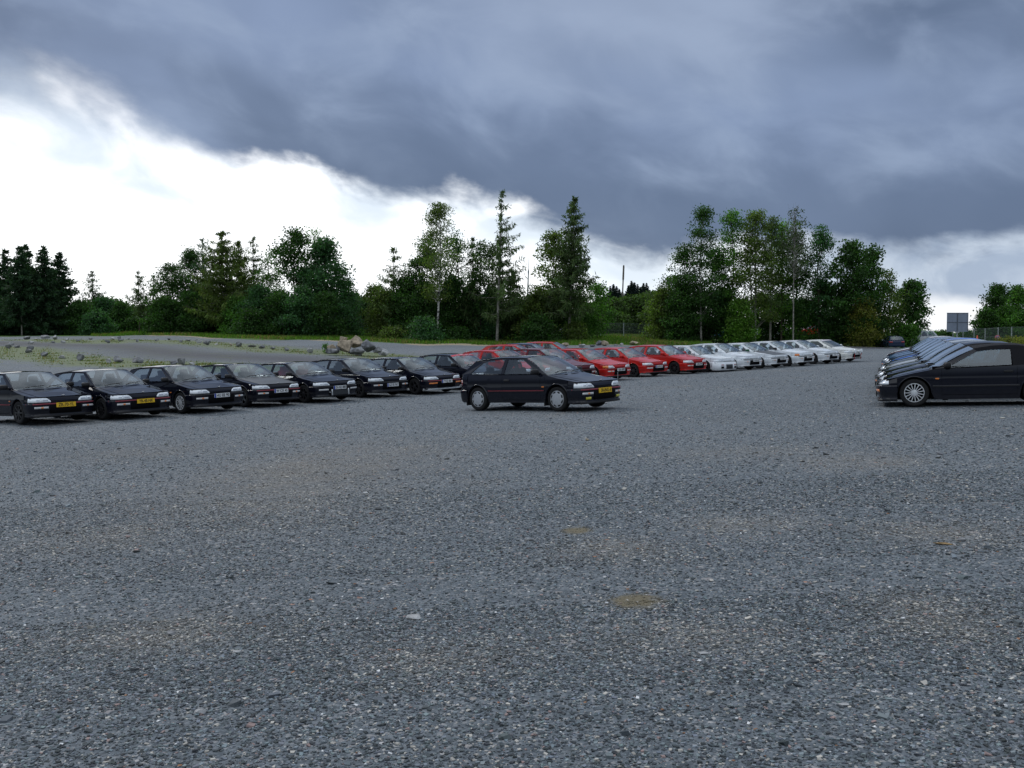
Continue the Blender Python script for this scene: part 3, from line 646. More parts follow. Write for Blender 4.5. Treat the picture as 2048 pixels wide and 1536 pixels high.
def b_mirrorglass(S, sd):
    mb = MB(); x = S.door[1] - .10; z = lerp(S.zs, x) + .075; M = Matrix.Rotation(sd * .25, 3, 'Z'); mb.box(Vector((x, sd * .872, z)) + M @ Vector((-.055, 0, 0)), (.004, .16, .085), M); return mb
def b_wiper(S, y0, y1):
    mb = MB(); xb, zb, xc = S.ws
    def wp(v, u_):
        bx_ = xb + (xc - xb) * (1 - v * v); yb_ = (ghy(S, xb, zb) - .02) * v; x0 = S.rt[0]; tx_ = x0 + .055 * (1 - v * v) + .01; zb_ = htop(S, bx_, yb_) - .012; zt = rail(S, x0) + .04
        return Vector((bx_ + (tx_ - bx_) * u_ + .03, yb_ + (ghy(S, x0, rail(S, x0)) * v - yb_) * u_, zb_ + (zt - zb_) * u_ + .035))
    mb.tube([wp(y0, .0), wp((y0 + y1) / 2, .075), wp(y1, .09)], .009, 5); mb.tube([wp(y0 + (y1 - y0) * .25, .06), wp(y1 + (y1 - y0) * .22, .115)], .008, 5); return mb
def b_handle(S, sd):
    mb = MB(); x = S.door[0] + .15; z = .735 if S.key == 'hatch' else .70; mb.bbox((x, sd * (sidey(S, x, z) + .004), z), (.17, .02, .045), None, .008); return mb
def b_mould(S, sd, z0, z1, off=.010):
    mb = MB(); P = []
    for i in range(13):
        x = (S.axr + S.ar + .02) + (S.ax - S.axr - 2 * S.ar - .04) * i / 12
        P.append([(x, sd * (sidey(S, x, z) + o), z) for z, o in ((z0, -.004), (z0 + .003, off), (z1 - .003, off), (z1, -.004))])
    mb.grid(P, False); return mb
def b_seat(S, y):
    mb = MB(); M = Matrix.Rotation(R(-18), 3, 'Y'); x = S.door[0] + .42
    mb.bbox((x + .12, y, .48), (.50, .48, .16), None, .05); mb.bbox((x - .18, y, .76), (.13, .46, .58), M, .05); mb.bbox((x - .27, y, 1.085), (.09, .25, .19), M, .04); return mb
def b_headinsert(S, y):
    mb = MB(); M = Matrix.Rotation(R(-18), 3, 'Y'); x = S.door[0] + .42; mb.box(Vector((x - .27, y, 1.085)) + M @ Vector((.047, 0, -.03)), (.006, .09, .10), M); return mb
def b_bench(S):
    mb = MB(); M = Matrix.Rotation(R(-20), 3, 'Y'); x = S.axr + .30; mb.bbox((x + .1, 0, .50), (.45, 1.15, .16), None, .05); mb.bbox((x - .2, 0, .74), (.12, 1.15, .48), M, .05)
    for y in (-.33, .33): mb.bbox((x - .28, y, 1.0), (.09, .24, .12), M, .035)
    return mb
def b_dash(S):
    mb = MB(); x = S.ws[0] - .28; z = S.ws[1]; mb.bbox((x + .0, 0, z - .10), (.42, 1.38, .20), Matrix.Rotation(R(8), 3, 'Y'), .05); mb.box((x + .1, 0, z - .40), (.1, 1.35, .5)); return mb
def b_wheel_steer(S):
    mb = MB(); M = Matrix.Rotation(R(65), 3, 'Y'); c = Vector((S.ws[0] - .58, .34, S.ws[1] - .01)); mb.tube([c + M @ Vector((.185 * math.cos(t), .185 * math.sin(t), 0)) for t in [2 * math.pi * k / 24 for k in range(25)]], .014, 6)
    mb.box(c, (.34, .05, .03), M); mb.bbox(c, (.12, .12, .05), M, .02); mb.tube([c, c + Vector((.3, 0, -.14))], .03, 8); return mb
def b_floor(S):
    mb = MB(); mb.box((-.35, 0, .36), (2.3, 1.50, .06)); 
    for sd in (-1, 1): mb.box((-.35, sd * .735, .60), (2.3, .05, .45))
    return mb
def b_badge(S):                                             # H in a rounded frame on the bonnet edge
    mb = MB(); x = S.xf - .075 - S.rake; z = htop(S, x, 0) + .018; M = Matrix.Rotation(R(-25), 3, 'Y'); c = Vector((x, 0, z))
    for y in (-.022, .022): mb.box(c + Vector((0, y, 0)), (.05, .010, .008), M)
    mb.box(c, (.012, .045, .008), M); mb.tube([c + M @ Vector((.033 * math.cos(t), .042 * math.sin(t), 0)) for t in [2 * math.pi * k / 20 for k in range(21)]], .004, 5); return mb
CACHE = {}
def get(key, fn):
    if key not in CACHE: CACHE[key] = fn().mesh(key)
    return CACHE[key]
def textmesh(s, size):
    cu = bpy.data.curves.new('txt', 'FONT'); cu.body = s; cu.size = size; cu.align_x = 'CENTER'; cu.align_y = 'CENTER'; cu.extrude = .0015; cu.offset = .0012
    o = bpy.data.objects.new('txt', cu); COL.objects.link(o); dg = bpy.context.evaluated_depsgraph_get(); me = bpy.data.meshes.new_from_object(o.evaluated_get(dg)); bpy.data.objects.remove(o); me.materials.clear(); return me
def plate(S, par, txt, style, y0=0, z=.458, wd=.50, ht=.115):
    x = nose(S, phi_of_y(S, .01), .036)[0] + .014
    mb = MB(); mb.box((0, 0, 0), (.012, wd, ht)); base = YPL if style[0] == 'y' else WPL
    p = link('number_plate', mb.mesh('plate'), base, par, (x, y0, z))
    if style != 'y' and 'n' not in style:
        mb = MB(); mb.box((.0075, -wd / 2 + .025, 0), (.003, .048, ht - .004)); link('country_band', mb.mesh('band'), PBLUE, p)
    if txt:
        me = textmesh(txt, ht * .98); t = link('plate_lettering', me, PTXT, p, (.0085, .022 if style != 'y' else 0, -.003)); t.rotation_euler = (R(90), 0, R(90))
        vx = [v.co.x for v in me.vertices]; wtx = max(vx) - min(vx); t.scale = (min(1.15, (wd - .10) / max(wtx, .01)), 1, 1)
    mb = MB()
    for yy, zz, dy, dz in ((0, ht / 2 - .003, wd, .005), (0, -ht / 2 + .003, wd, .005)): mb.box((.007, yy, zz), (.004, dy, dz))
    return p
def make_car(S, name, label, cat, xy, yaw, body, bump=None, group=None, trim=PLAS, rim=RIMD, rkind='spoke', hood=None, roof=None, mirror=None, ind='mix', stripe=None, pl=None, seats=SEAT, intake=True, steer=0, glass=GLASS, scale=1.0, pos=None, lamp=LENS, detail=True, hlcorner=None, lip=PLAS, platez=None, rearcar=False):
    x, y = xy; z = float(tz(x, y)) if pos is None else pos; n = tn(x, y); q = Vector((0, 0, 1)).rotation_difference(n) @ Quaternion((0, 0, 1), R(yaw))
    c = empty(name, (x, y, z), q, scale); tag(c, label, cat, group); K = S.key
    bump = bump or body
    A = lambda nm, key, fn, m, **k: link(nm, get(K + '_' + key, fn), m, c, **k)
    A('body', 'body', lambda: b_body(S), body); A('bonnet', 'hood', lambda: b_hood(S), hood or body); A('cowl', 'cowl', lambda: b_cowl(S), PLAS)
    if K == 'softtop':
        A('soft_top', 'soft', lambda: b_soft(S), SOFT); [A('windscreen_pillar', 'apil%d' % sd, lambda sd=sd: b_apillar(S, sd), body) for sd in (-1, 1)]
    else:
        r = A('roof', 'roof', lambda: b_roof(S), roof or body); [A('rear_window_frame', 'rframe%d' % sd, lambda sd=sd: b_rearframe(S, sd), body) for sd in (-1, 1)]
    A('windscreen', 'ws', lambda: b_ws(S), CGLASS if K != 'hatch' else WGLASS); A('rear_window', 'rw', lambda: b_rw(S), glass)
    for sd in (-1, 1):
        for k in range(len(S.holes)): A('side_window', 'sw%d%d' % (k, sd), lambda k=k, sd=sd: b_side_window(S, k, sd), glass)
        d_ = A('door', 'door%d' % sd, lambda sd=sd: b_door(S, sd), body)
        link('door_handle', get(K + '_hd%d' % sd, lambda sd=sd: b_handle(S, sd)), PLAS, d_)
        A('side_moulding', 'mould%d' % sd, lambda sd=sd: b_mould(S, sd, S.zbump - .055, S.zbump - .02), trim if body is not BLACK else PLAS)
        if stripe: A('pinstripe', 'pin%d' % sd, lambda sd=sd: b_mould(S, sd, S.zbump - .036, S.zbump - .016, .013), stripe)
        mi = A('wing_mirror', 'mir%d' % sd, lambda sd=sd: b_mirror(S, sd), mirror or (PLAS if body is BLACK else body)); link('mirror_glass', get(K + '_mg%d' % sd, lambda sd=sd: b_mirrorglass(S, sd)), CHROME, mi)
        h = A('headlight', 'hl%d' % sd, lambda sd=sd: b_headlight(S, sd), lamp); link('reflector', get(K + '_hd_%d' % sd, lambda sd=sd: b_lightdetail(S, sd)), REFL, h)
        A('tail_light', 'tl%d' % sd, lambda sd=sd: b_patch(S, sd * .46, sd * (S.W - .018), .62, .765, .004, True), REDL)
        zi = S.zbump - .135
        if K == 'hatch' or True:
            I = A('indicator', 'ind%d' % sd, lambda sd=sd: b_patch(S, sd * .44, sd * .74, zi + .0, zi + .052, .038), ORANGE if ind == 'orange' else WLENS)
            if ind == 'mix': link('amber_segment', get(K + '_ia%d' % sd, lambda sd=sd: b_patch(S, sd * .555, sd * .61, zi + .004, zi + .048, .041)), ORANGE, I)
        if hlcorner: A('corner_lamp', 'cl%d' % sd, lambda sd=sd: b_patch(S, sd * .70, sd * (S.W - .014), S.hl[1] + .002, S.hl[2] - .004, .007), ORANGE)
        def rep(sd=sd): mb = MB(); xx = S.door[1] + .09; mb.bbox((xx, sd * (sidey(S, xx, .57) + .004), .575), (.07, .014, .028), None, .005); return mb
        A('side_repeater', 'rep%d' % sd, rep, ORANGE)
    fb = A('front_bumper', 'fb', lambda: b_fbumper(S), bump); A('rear_bumper', 'rb', lambda: b_rbumper(S), bump)
    A('bumper_strip', 'bst', lambda: b_patch(S, -S.W + .013, S.W - .013, S.zbump - .038, S.zbump - .004, .0385, False, 24), stripe or trim)
    A('rear_bumper_strip', 'rbst', lambda: b_patch(S, -S.W + .013, S.W - .013, S.zbump - .036, S.zbump - .008, .0385, True, 24), stripe or trim)
    A('lower_lip', 'lip', lambda: b_patch(S, -S.W + .013, S.W - .013, S.zlow - .035, S.zlow + .018, .012, False, 24), lip)
    if intake: A('air_intake', 'int', lambda: b_patch(S, -.40, .40, S.zlow + .055, S.zbump - .042, .037, False, 12), VOID)
    A('grille_slot', 'slot', lambda: b_patch(S, -S.hl[0] + .01, S.hl[0] - .01, S.hl[1] + .022, S.hl[1] + .042, .003, False, 10), VOID)
    A('bumper_gap', 'gap', lambda: b_patch(S, -S.W + .02, S.W - .02, S.zbump + .001, S.zbump + .020, .0005, False, 20), VOID)
    A('bonnet_badge', 'badge', lambda: b_badge(S), CHROME)
    A('wiper', 'wip1', lambda: b_wiper(S, .05, .62), PLAS); A('wiper', 'wip2', lambda: b_wiper(S, -.72, -.12), PLAS)
    for yv, k in ((.36, 1), (-.36, 2)):
        s_ = A('front_seat', 'seat%d' % k, lambda yv=yv: b_seat(S, yv), seats)
        if seats == 'x': pass
    if K == 'hatch': A('rear_seat', 'bench', lambda: b_bench(S), seats)
    A('dashboard', 'dash', lambda: b_dash(S), PLAS); A('steering_wheel', 'stw', lambda: b_wheel_steer(S), PLAS); A('cabin_floor', 'floor', lambda: b_floor(S), VOID); A('underbody', 'und', lambda: b_under(S), VOID)
    for a in (S.ax, S.axr):
        for sd in (-1, 1):
            w_ = link('wheel', get('tyre', b_tyre), RUBBER, c, (a, sd * .725, S.R)); rz = (0 if sd > 0 else math.pi) + (R(steer) if a > 0 else 0); w_.rotation_euler = (0, 0, rz)
            link('rim', get('rim_' + rkind, lambda: b_rim(rkind)), rim, w_); link('wheel_well_disc', get('rimb_' + rkind, lambda: b_rimback(rkind)), VOID, w_)
    if pl is not None and detail: plate(S, c, pl[0], pl[1], pl[2] if len(pl) > 2 else 0, (platez or (S.zbump - .057)))
    return c

# ------------------------------------------------------------------ the cars
make_car(HATCH, 'parked_car', 'black hatchback with silver wheel covers and thin red stripe, standing alone before the rows', 'car', (.64, 24.57), -40.8, BLACK, rim=RIMC, rkind='cover', stripe=STRIPE, pl=('30-JNG-6', 'yn', 0), platez=.455)
CENTER = [o for o in COL.objects if o.name == 'parked_car'][0]
for sd in (-1, 1):
    link('fog_light', get('fog%d' % sd, lambda sd=sd: b_patch(HATCH, sd * .50, sd * .66, .265, .325, .022)), YFOG, CENTER)
    mb = MB(); mb.box((HATCH.axr - HATCH.ar - .03, sd * .72, .23), (.02, .20, .20)); link('mud_flap', mb.mesh('flap'), PLAS, CENTER)
    mb = MB(); mb.box((HATCH.ax - HATCH.ar - .03, sd * .72, .22), (.02, .20, .18)); link('mud_flap', mb.mesh('flap'), PLAS, CENTER)
link('headrest_insert', get('hri', lambda: b_headinsert(HATCH, -.36)), SUNR, CENTER); link('headrest_insert', get('hri2', lambda: b_headinsert(HATCH, .36)), SUNR, CENTER)
ROW = [ # x, y, yaw, body, label, kwargs
 (-12.75, 26.2, -37.6, BLACK, 'black hatchback with yellow plate ZR-70-YL at the left end of the row', dict(pl=('ZR-70-YL', 'y'), stripe=STRIPE)),
 (-11.13, 27.3, -38.0, BLACK, 'black hatchback with yellow plate YR-48-NK and dark wheels', dict(pl=('YR-48-NK', 'y'), stripe=STRIPE, rkind='mesh')),
 (-9.61, 28.9, -38.8, BLACK, 'black hatchback with silver many-spoked wheels, right of the two yellow plated cars', dict(pl=('HU EE 90', 'd'), rkind='mesh', rim=RIMS)),
 (-8.42, 31.0, -39.1, BLACK, 'black hatchback with matt bonnet, red bumper line and short white plate W CX 45', dict(pl=('W CX 45', 'd', 0, .42), stripe=STRIPE, hood=CARBON, rkind='star', rim=GREY)),
 (-6.93, 32.5, -39.9, BLACK, 'black hatchback with red seats and an exposed cooler with white end tanks in its bumper', dict(pl=('DA RD 888', 'd'), seats=SEATR, ind='clear')),
 (-5.49, 34.5, -40.6, BLACK, 'black hatchback with low white plate and black wheels, beside the car with red seats', dict(pl=('GZ EE P67', 'd'), platez=.40)),
 (-3.76, 35.9, -41.0, BLACK, 'black hatchback with orange indicators, red rimmed wheel and a deep front lip', dict(pl=('TQ 86', 'd', 0, .34), ind='orange', stripe=STRIPE, rkind='star', lip=SILVER)),
 (-2.03, 37.7, -41.8, BLACK, 'black hatchback with a red sun strip across its windscreen', dict(pl=('RO 90', 'd', .1))),
 (-.42, 39.2, -42.2, RED, 'red hatchback half hidden behind the lone black car, between two dark cars', dict()),
 (1.40, 40.7, -42.6, DRED, 'dark red hatchback mostly hidden behind the windscreen of the lone black car', dict(hood=DRED, rkind='mesh', rim=RIMS)),
 (3.0, 42.3, -43.1, RED, 'red hatchback with orange corner lamp and an aerial in front of its plate', dict(pl=('KJA 6009', 'n'), hlcorner=True, rkind='star', rim=RIMS)),
 (4.95, 44.9, -43.7, RED, 'middle one of the three fully visible red hatchbacks, blue banded plate', dict(pl=('LB HX 76', 'd'), ind='clear')),
 (7.0, 46.6, -44.3, RED, 'red hatchback with white plate J158 GFW, next to the first white car', dict(pl=('J158 GFW', 'n'))),
 (8.63, 48.0, -44.5, WHITE, 'white hatchback with deep body kit bumper and a silver mesh intake', dict(bump=WHITE, intake=True, lip=WHITE, trim=WHITE, platez=.1)),
 (10.12, 48.9, -45.0, WHITE, 'plain white hatchback between the body kit car and the dark bonnet car', dict(pl=('A 616 HL', 'n', .1))),
 (11.81, 50.4, -45.5, WHITE, 'white hatchback with dark grey bonnet and green mirror', dict(pl=('B 5511', 'n', .1), hood=CARBON, mirror=GREEN)),
 (13.61, 52.1, -46.0, WHITE, 'white hatchback with orange corner lamp and black mirror', dict(pl=('C 204 K', 'n', .1), hlcorner=True, mirror=PLAS)),
 (15.5, 54.0, -46.4, WHITE, 'white hatchback with white mirror, parked beside the rally lamp car', dict(pl=('E 7', 'n', .1))),
 (17.4, 56.0, -46.8, CREAM, 'cream white hatchback with two round rally lamps at the right end of the row', dict(pl=('H 1990', 'n', .1), trim=WHITE, lip=PLAS)),
]
RC = []
for i, (x, y, yaw, body, lab, kw) in enumerate(ROW):
    kw = dict(kw); kw.setdefault('trim', PLAS)
    RC.append(make_car(HATCH, 'parked_car', lab, 'car', (x, y), yaw + random.uniform(-.9, .9), body, group='hatchbacks parked side by side in the long row', scale=(1, 1, 1.045 if i in (8, 9) else (1.0, .975, 1.0, .985, .96, .99, .955)[i % 7]), **kw))
S = HATCH
def extra(c, name, fn, m): mb = MB(); fn(mb); return link(name, mb.mesh(name), m, c)
xn = nose(S, 0, .036)[0] + .02
# car with the exposed cooler
extra(RC[4], 'intercooler', lambda mb: mb.box((xn - .01, 0, .30), (.03, .62, .16)), MESHG)
for y in (-.33, .33): extra(RC[4], 'end_tank', lambda mb: mb.bbox((xn, y, .31), (.05, .045, .20), None, .012), CHROME)
# tow eye beside it
extra(RC[4], 'tow_eye', lambda mb: mb.tube([(xn, -.43, .32), (xn + .03, -.43, .32)], .02, 8), CHROME)
# sun strips on windscreens
def sunstrip(c, m, a0=.86, a1=.99): return link('sun_strip', get('strip%.2f' % a0, lambda: b_ws(HATCH, .006, a0, a1)), m, c)
ss = sunstrip(RC[7], SUNR); sunstrip(RC[18], SUNW)
extra(RC[7], 'strip_lettering', lambda mb: [mb.add([(p[0] + .004, p[1], p[2] + .004) for p in q], [(0, 1, 2, 3)]) for q in [(lambda g, j: (g.v[3 * 17 + j], g.v[3 * 17 + j + 1], g.v[5 * 17 + j + 1], g.v[5 * 17 + j]))(b_ws(HATCH, .007, .86, .99), j) for j in (3, 5, 6, 9, 10, 12)]], SUNW)
extra(RC[13], 'screen_sticker', lambda mb: mb.add([(p[0] + .004, p[1], p[2] + .004) for p in [(lambda g: (g.v[4 * 17 + 5], g.v[4 * 17 + 9], g.v[6 * 17 + 9], g.v[6 * 17 + 5]))(b_ws(HATCH, .008, .86, .99))][0]], [(0, 1, 2, 3)]), WPL)
# body kit
link('body_kit', get('kit', lambda: b_patch(HATCH, -.825, .825, .115, .50, .075, False, 24, th=.02)), WHITE, RC[13])
link('mesh_intake', get('kitmesh', lambda: b_patch(HATCH, -.25, .30, .17, .40, .080, False, 8)), MESHG, RC[13])
for sd in (-1, 1): link('side_duct', get('kitduct%d' % sd, lambda sd=sd: b_patch(HATCH, sd * .44, sd * .62, .20, .31, .079, False, 4)), VOID, RC[13]); link('duct_lamp', get('kitlamp%d' % sd, lambda sd=sd: b_patch(HATCH, sd * .43, sd * .60, .36, .40, .080, False, 4)), REDL, RC[13])
# rally lamps
for y in (-.36, .34):
    l = extra(RC[18], 'rally_lamp', lambda mb: (mb.lathe([(.001, -.07), (.06, -.06), (.105, -.01), (.115, .02), (.10, .03)], 24)), WHITE); l.location = (xn + .10, y, .60); l.rotation_euler = (0, 0, R(-90))
    g = extra(RC[18], 'lamp_glass', lambda mb: mb.lathe([(.10, .028), (.06, .036), (.001, .038)], 24), LENS); g.parent = l
    extra(RC[18], 'lamp_bracket', lambda mb: (mb.tube([(xn + .04, y, .14), (xn + .05, y, .36), (xn + .10, y, .50)], .016, 6)), REDL)
# bumper side fins of the last four are body coloured, intake black (see make_car)
# aerial of the red car and of the lone car
extra(RC[10], 'aerial', lambda mb: mb.tube([(1.99, .55, .5), (2.0, .55, .86)], .006, 5), CHROME)
extra(CENTER, 'aerial', lambda mb: mb.tube([(1.92, .70, .55), (1.935, .70, .84)], .006, 5), CHROME)
# roof vent hump on the lone car and dark edge on the sunstrip car
# second rank behind
for (x, y, yaw, b, lab) in ((.17, 53.0, -17, RED, 'red hatchback, leftmost of the three in the back rank'), (1.02, 55.4, -17, NAVY, 'dark blue hatchback squeezed between two red ones in the back rank'), (2.30, 57.8, -17, RED, 'red hatchback, rightmost of the three in the back rank')):
    make_car(HATCH, 'parked_car', lab, 'car', (x, y), yaw, b, group='hatchbacks in the back rank behind the long row', detail=False)
# coupes on the right
th = R(20.9); fx, fy_ = 8.39, 20.8
CR = [(BLACK, 'black coupe with soft top and silver fifteen-spoke wheels, nearest of the right hand row'), (BLACK, 'black coupe parked directly behind the soft top car'), (GREY, 'graphite grey coupe, third in the right hand row'), (SILVER, 'silver coupe, fourth in the right hand row, just before the graphite one'),
      (GREY, 'graphite coupe, fifth in the right hand row, behind the silver one'), (BLUE, 'bright blue coupe in the middle of the right hand row'), (NAVY, 'navy coupe just behind the bright blue one'), (SLATE, 'slate blue coupe, eighth in the right hand row, dull finish'),
      (SLATE, 'slate blue coupe, ninth in the right hand row, behind the other slate blue one'), (NAVY, 'navy coupe in front of the red one near the far end'), (DRED, 'dark red coupe beside the white one at the far end'), (WHITE, 'white coupe at the far end of the right hand row')]
CC = []
for k, (b, lab) in enumerate(CR):
    j = random.uniform(-.12, .12) if k else 0
    ax_, ay_ = fx + k * 2.42 * math.sin(th) + j * math.cos(th), fy_ + k * 2.42 * math.cos(th) - j * math.sin(th)
    yaw = 180 - 20.9 + (random.uniform(-1, 1) if k else 0); hx, hy = math.cos(R(yaw)), math.sin(R(yaw))
    S_ = SOFTTOP if k == 0 else CRX
    # wheel axle on the near side: the car's left side faces the camera
    CC.append(make_car(S_, 'parked_coupe', lab, 'car', (ax_ - hx * S_.ax + .70 * (-hy) * -1 * -1 * 0 + .62 * math.sin(th), ay_ - hy * S_.ax + .62 * math.cos(th)), yaw, b, group='coupes parked side by side on the right', rim=RIMS if k in (0, 3, 5) else RIMD, rkind='multi', ind='orange', mirror=PLAS if k < 5 else None, roof=b if k else None, stripe=TRIMG if k == 0 else None, glass=SGLASS if k == 0 else GLASS))

# ------------------------------------------------------------------ background vehicles
EST = spec(**{**HATCH.__dict__})
def bgcar(px, py, D, yaw, b, lab, s, name='parked_car', **k):
    x = (px - 1024) / FPX * D; return make_car(HATCH, name, lab, 'car', (x, D), yaw, b, scale=s, pos=-(py - HOR) / FPX * D, detail=False, **k)
bgcar(1784, 697.5, 100, 84, NAVY, 'dark blue car seen from behind under the trees at the right', (.95, .90, .98))
bgcar(1838, 694, 104, 205, SILVER, 'pale silver off-road car beyond the far coupes', (1.0, 1.0, 1.28))
for (px, py, D, yaw, b, lab) in ((1392, 676, 118, 10, SILVER, 'silver car glimpsed through the trunks beside the leftmost white car'), (1432, 676, 120, 200, BLUE, 'blue car glimpsed through the dark undergrowth'), (1532, 680, 120, 15, WHITE, 'white car glimpsed between two pale trunks'), (1572, 680, 122, 190, SILVER, 'grey car glimpsed right of the pale trunks'), (1628, 672, 121, 170, RED, 'bright red car glimpsed through the wood behind the white cars'), (1202, 660, 150, 185, WHITE, 'white car beyond the chain-link fence')):
    bgcar(px, py, D, yaw, b, lab, 1.0)

# ------------------------------------------------------------------ boulders
def rock_mesh(size, flat=.75, seed=0):
    r = random.Random(seed); bm = bmesh.new()
    for _ in range(13):
        v = Vector((r.gauss(0, 1), r.gauss(0, 1), r.gauss(0, 1))).normalized() * r.uniform(.8, 1.05); bm.verts.new((v.x * size[0], v.y * size[1], v.z * size[2]))
    bmesh.ops.convex_hull(bm, input=bm.verts)
    for v in [v for v in bm.verts if not v.link_faces]: bm.verts.remove(v)
    bmesh.ops.bevel(bm, geom=list(bm.edges), offset=min(size) * .06, segments=1, affect='EDGES')
    bmesh.ops.triangulate(bm, faces=bm.faces)
    for v in bm.verts: v.co += Vector((r.gauss(0, 1), r.gauss(0, 1), r.gauss(0, 1))) * min(size) * .02
    me = bpy.data.meshes.new('boulder'); bm.to_mesh(me); bm.free(); return me
ROCK = [mat('grey_boulder', (.20, .205, .215), .85, 0, 0, .3, .45, 4, .6, 12), mat('tan_boulder', (.33, .275, .205), .85, 0, 0, .3, .4, 4, .6, 12), mat('dark_boulder', (.15, .155, .17), .8, 0, 0, .3, .4, 4, .6, 12), mat('pale_boulder', (.33, .335, .34), .85, 0, 0, .3, .4, 4, .6, 12)]
RN_ = ['grey', 'tan', 'dark', 'pale']
ORD = ['first', 'second', 'third', 'fourth', 'fifth', 'sixth', 'seventh', 'eighth', 'ninth', 'tenth', 'eleventh', 'twelfth', 'thirteenth', 'fourteenth', 'fifteenth', 'sixteenth', 'seventeenth', 'eighteenth', 'nineteenth', 'twentieth', 'twenty-first', 'twenty-second', 'twenty-third', 'twenty-fourth', 'twenty-fifth', 'twenty-sixth', 'twenty-seventh', 'twenty-eighth', 'twenty-ninth', 'thirtieth', 'thirty-first', 'thirty-second']
def rock(px, py, wpx, hpx, m, lab, group, seed, D=None, tilt=0):
    x, y, z = at(px, py) if D is None else ((px - 1024) / FPX * D, D, -(py - HOR) / FPX * D)
    a, h = wpx / 2 * y / FPX, hpx / 2 * y / FPX; me = rock_mesh((a, a * .85, h), seed=seed); o = link('boulder', me, ROCK[m], None, (x, y, z + h * .75)); o.rotation_euler = (0, R(tilt), random.Random(seed).uniform(-.4, .4)); tag(o, lab, 'boulder', group)
near = [(17, 697, 14, 12, 0), (23, 691, 12, 9, 3), (35, 696, 13, 8, 2), (58, 708, 18, 14, 0), (61, 700, 17, 12, 2), (90, 713, 18, 12, 0), (124, 717, 19, 9, 3), (161, 721, 19, 17, 0), (216, 727, 14, 14, 3), (237, 725, 26, 18, 0), (276, 729, 30, 18, 0), (349, 731, 20, 12, 2), (364, 729, 22, 17, 0), (383, 732, 16, 10, 3)]
for i, (a, b, w_, h_, m) in enumerate(near): rock(a, b, w_, h_, m, '%s boulder, %s from the left in the nearer line of boulders' % (RN_[m], ORD[i]), 'boulders lining the mossy strip nearest the cars', 100 + i)
far = [(39, 679, 8, 4, 3), (55, 679, 20, 9, 0), (73, 679, 9, 5, 3), (91, 678, 22, 10, 0), (111, 679, 17, 10, 3), (62, 688, 16, 8, 3), (107, 686, 12, 5, 2), (127, 686, 14, 8, 3), (135, 681, 12, 6, 3), (157, 683, 13, 5, 2), (182, 679, 9, 6, 0), (216, 686, 12, 9, 2), (227, 679, 11, 7, 3), (240, 677, 10, 6, 2), (242, 682, 13, 7, 0), (257, 679, 9, 5, 3), (276, 684, 9, 9, 0), (314, 682, 11, 6, 0), (338, 680, 11, 6, 2), (362, 685, 9, 7, 0), (377, 683, 13, 10, 0), (397, 686, 18, 10, 3), (415, 690, 18, 14, 0), (433, 690, 11, 4, 3), (462, 691, 8, 5, 1), (478, 694, 16, 14, 0), (504, 696, 20, 9, 0), (523, 697, 16, 9, 2), (546, 699, 13, 8, 0), (573, 702, 12, 10, 0), (620, 706, 15, 14, 3)]
for i, (a, b, w_, h_, m) in enumerate(far): rock(a, b, w_, h_, m, '%s boulder, %s in the farther line of boulders counted from the left' % (RN_[m], ORD[i]), 'boulders lining the far strip before the wood', 200 + i)
pile = [(665, 706, 24, 12, 0, 0, 'low grey boulder at the left foot of the heap'), (690, 701, 26, 26, 1, -35, 'large tan slab leaning in the middle of the heap'), (685, 688, 16, 18, 1, 20, 'tan boulder standing on top left of the heap'), (676, 700, 14, 12, 2, 0, 'dark boulder wedged behind the tan slab'), (710, 692, 28, 22, 1, 25, 'big cracked brown boulder crowning the heap'), (715, 706, 30, 14, 0, 0, 'broad grey boulder under the crown of the heap'), (738, 702, 26, 22, 2, -15, 'dark pointed boulder on the right shoulder of the heap'), (717, 709, 18, 9, 3, 0, 'small pale boulder at the front foot of the heap'), (757, 706, 20, 14, 0, 20, 'grey brown boulder on the right slope of the heap'), (766, 709, 22, 13, 3, 0, 'pale sloping boulder at the right end of the heap'), (664, 698, 16, 12, 1, 10, 'brown boulder at the upper left of the heap')]
for i, (a, b, w_, h_, m, tl, lab) in enumerate(pile): rock(a, b + 3, w_ * 1.4, h_ * 1.45, m, lab, 'heap of boulders behind the black cars', 300 + i, at(700, 711)[1] + (.6 if b < 700 else 0), tl)
mid = [(1131, 694, 17, 10, 1), (1164, 695, 16, 8, 3), (1185, 694, 14, 6, 2), (1198, 692, 12, 16, 2), (1209, 692, 16, 13, 1), (1232, 692, 10, 5, 0), (1243, 691, 9, 6, 3), (1266, 690, 22, 10, 1), (1180, 687, 9, 4, 3)]
for i, (a, b, w_, h_, m) in enumerate(mid): rock(a, b, w_ * 1.1, h_ * 1.1, m, '%s boulder, %s from the left behind the red cars' % (RN_[m], ORD[i]), 'boulders behind the red cars', 400 + i)
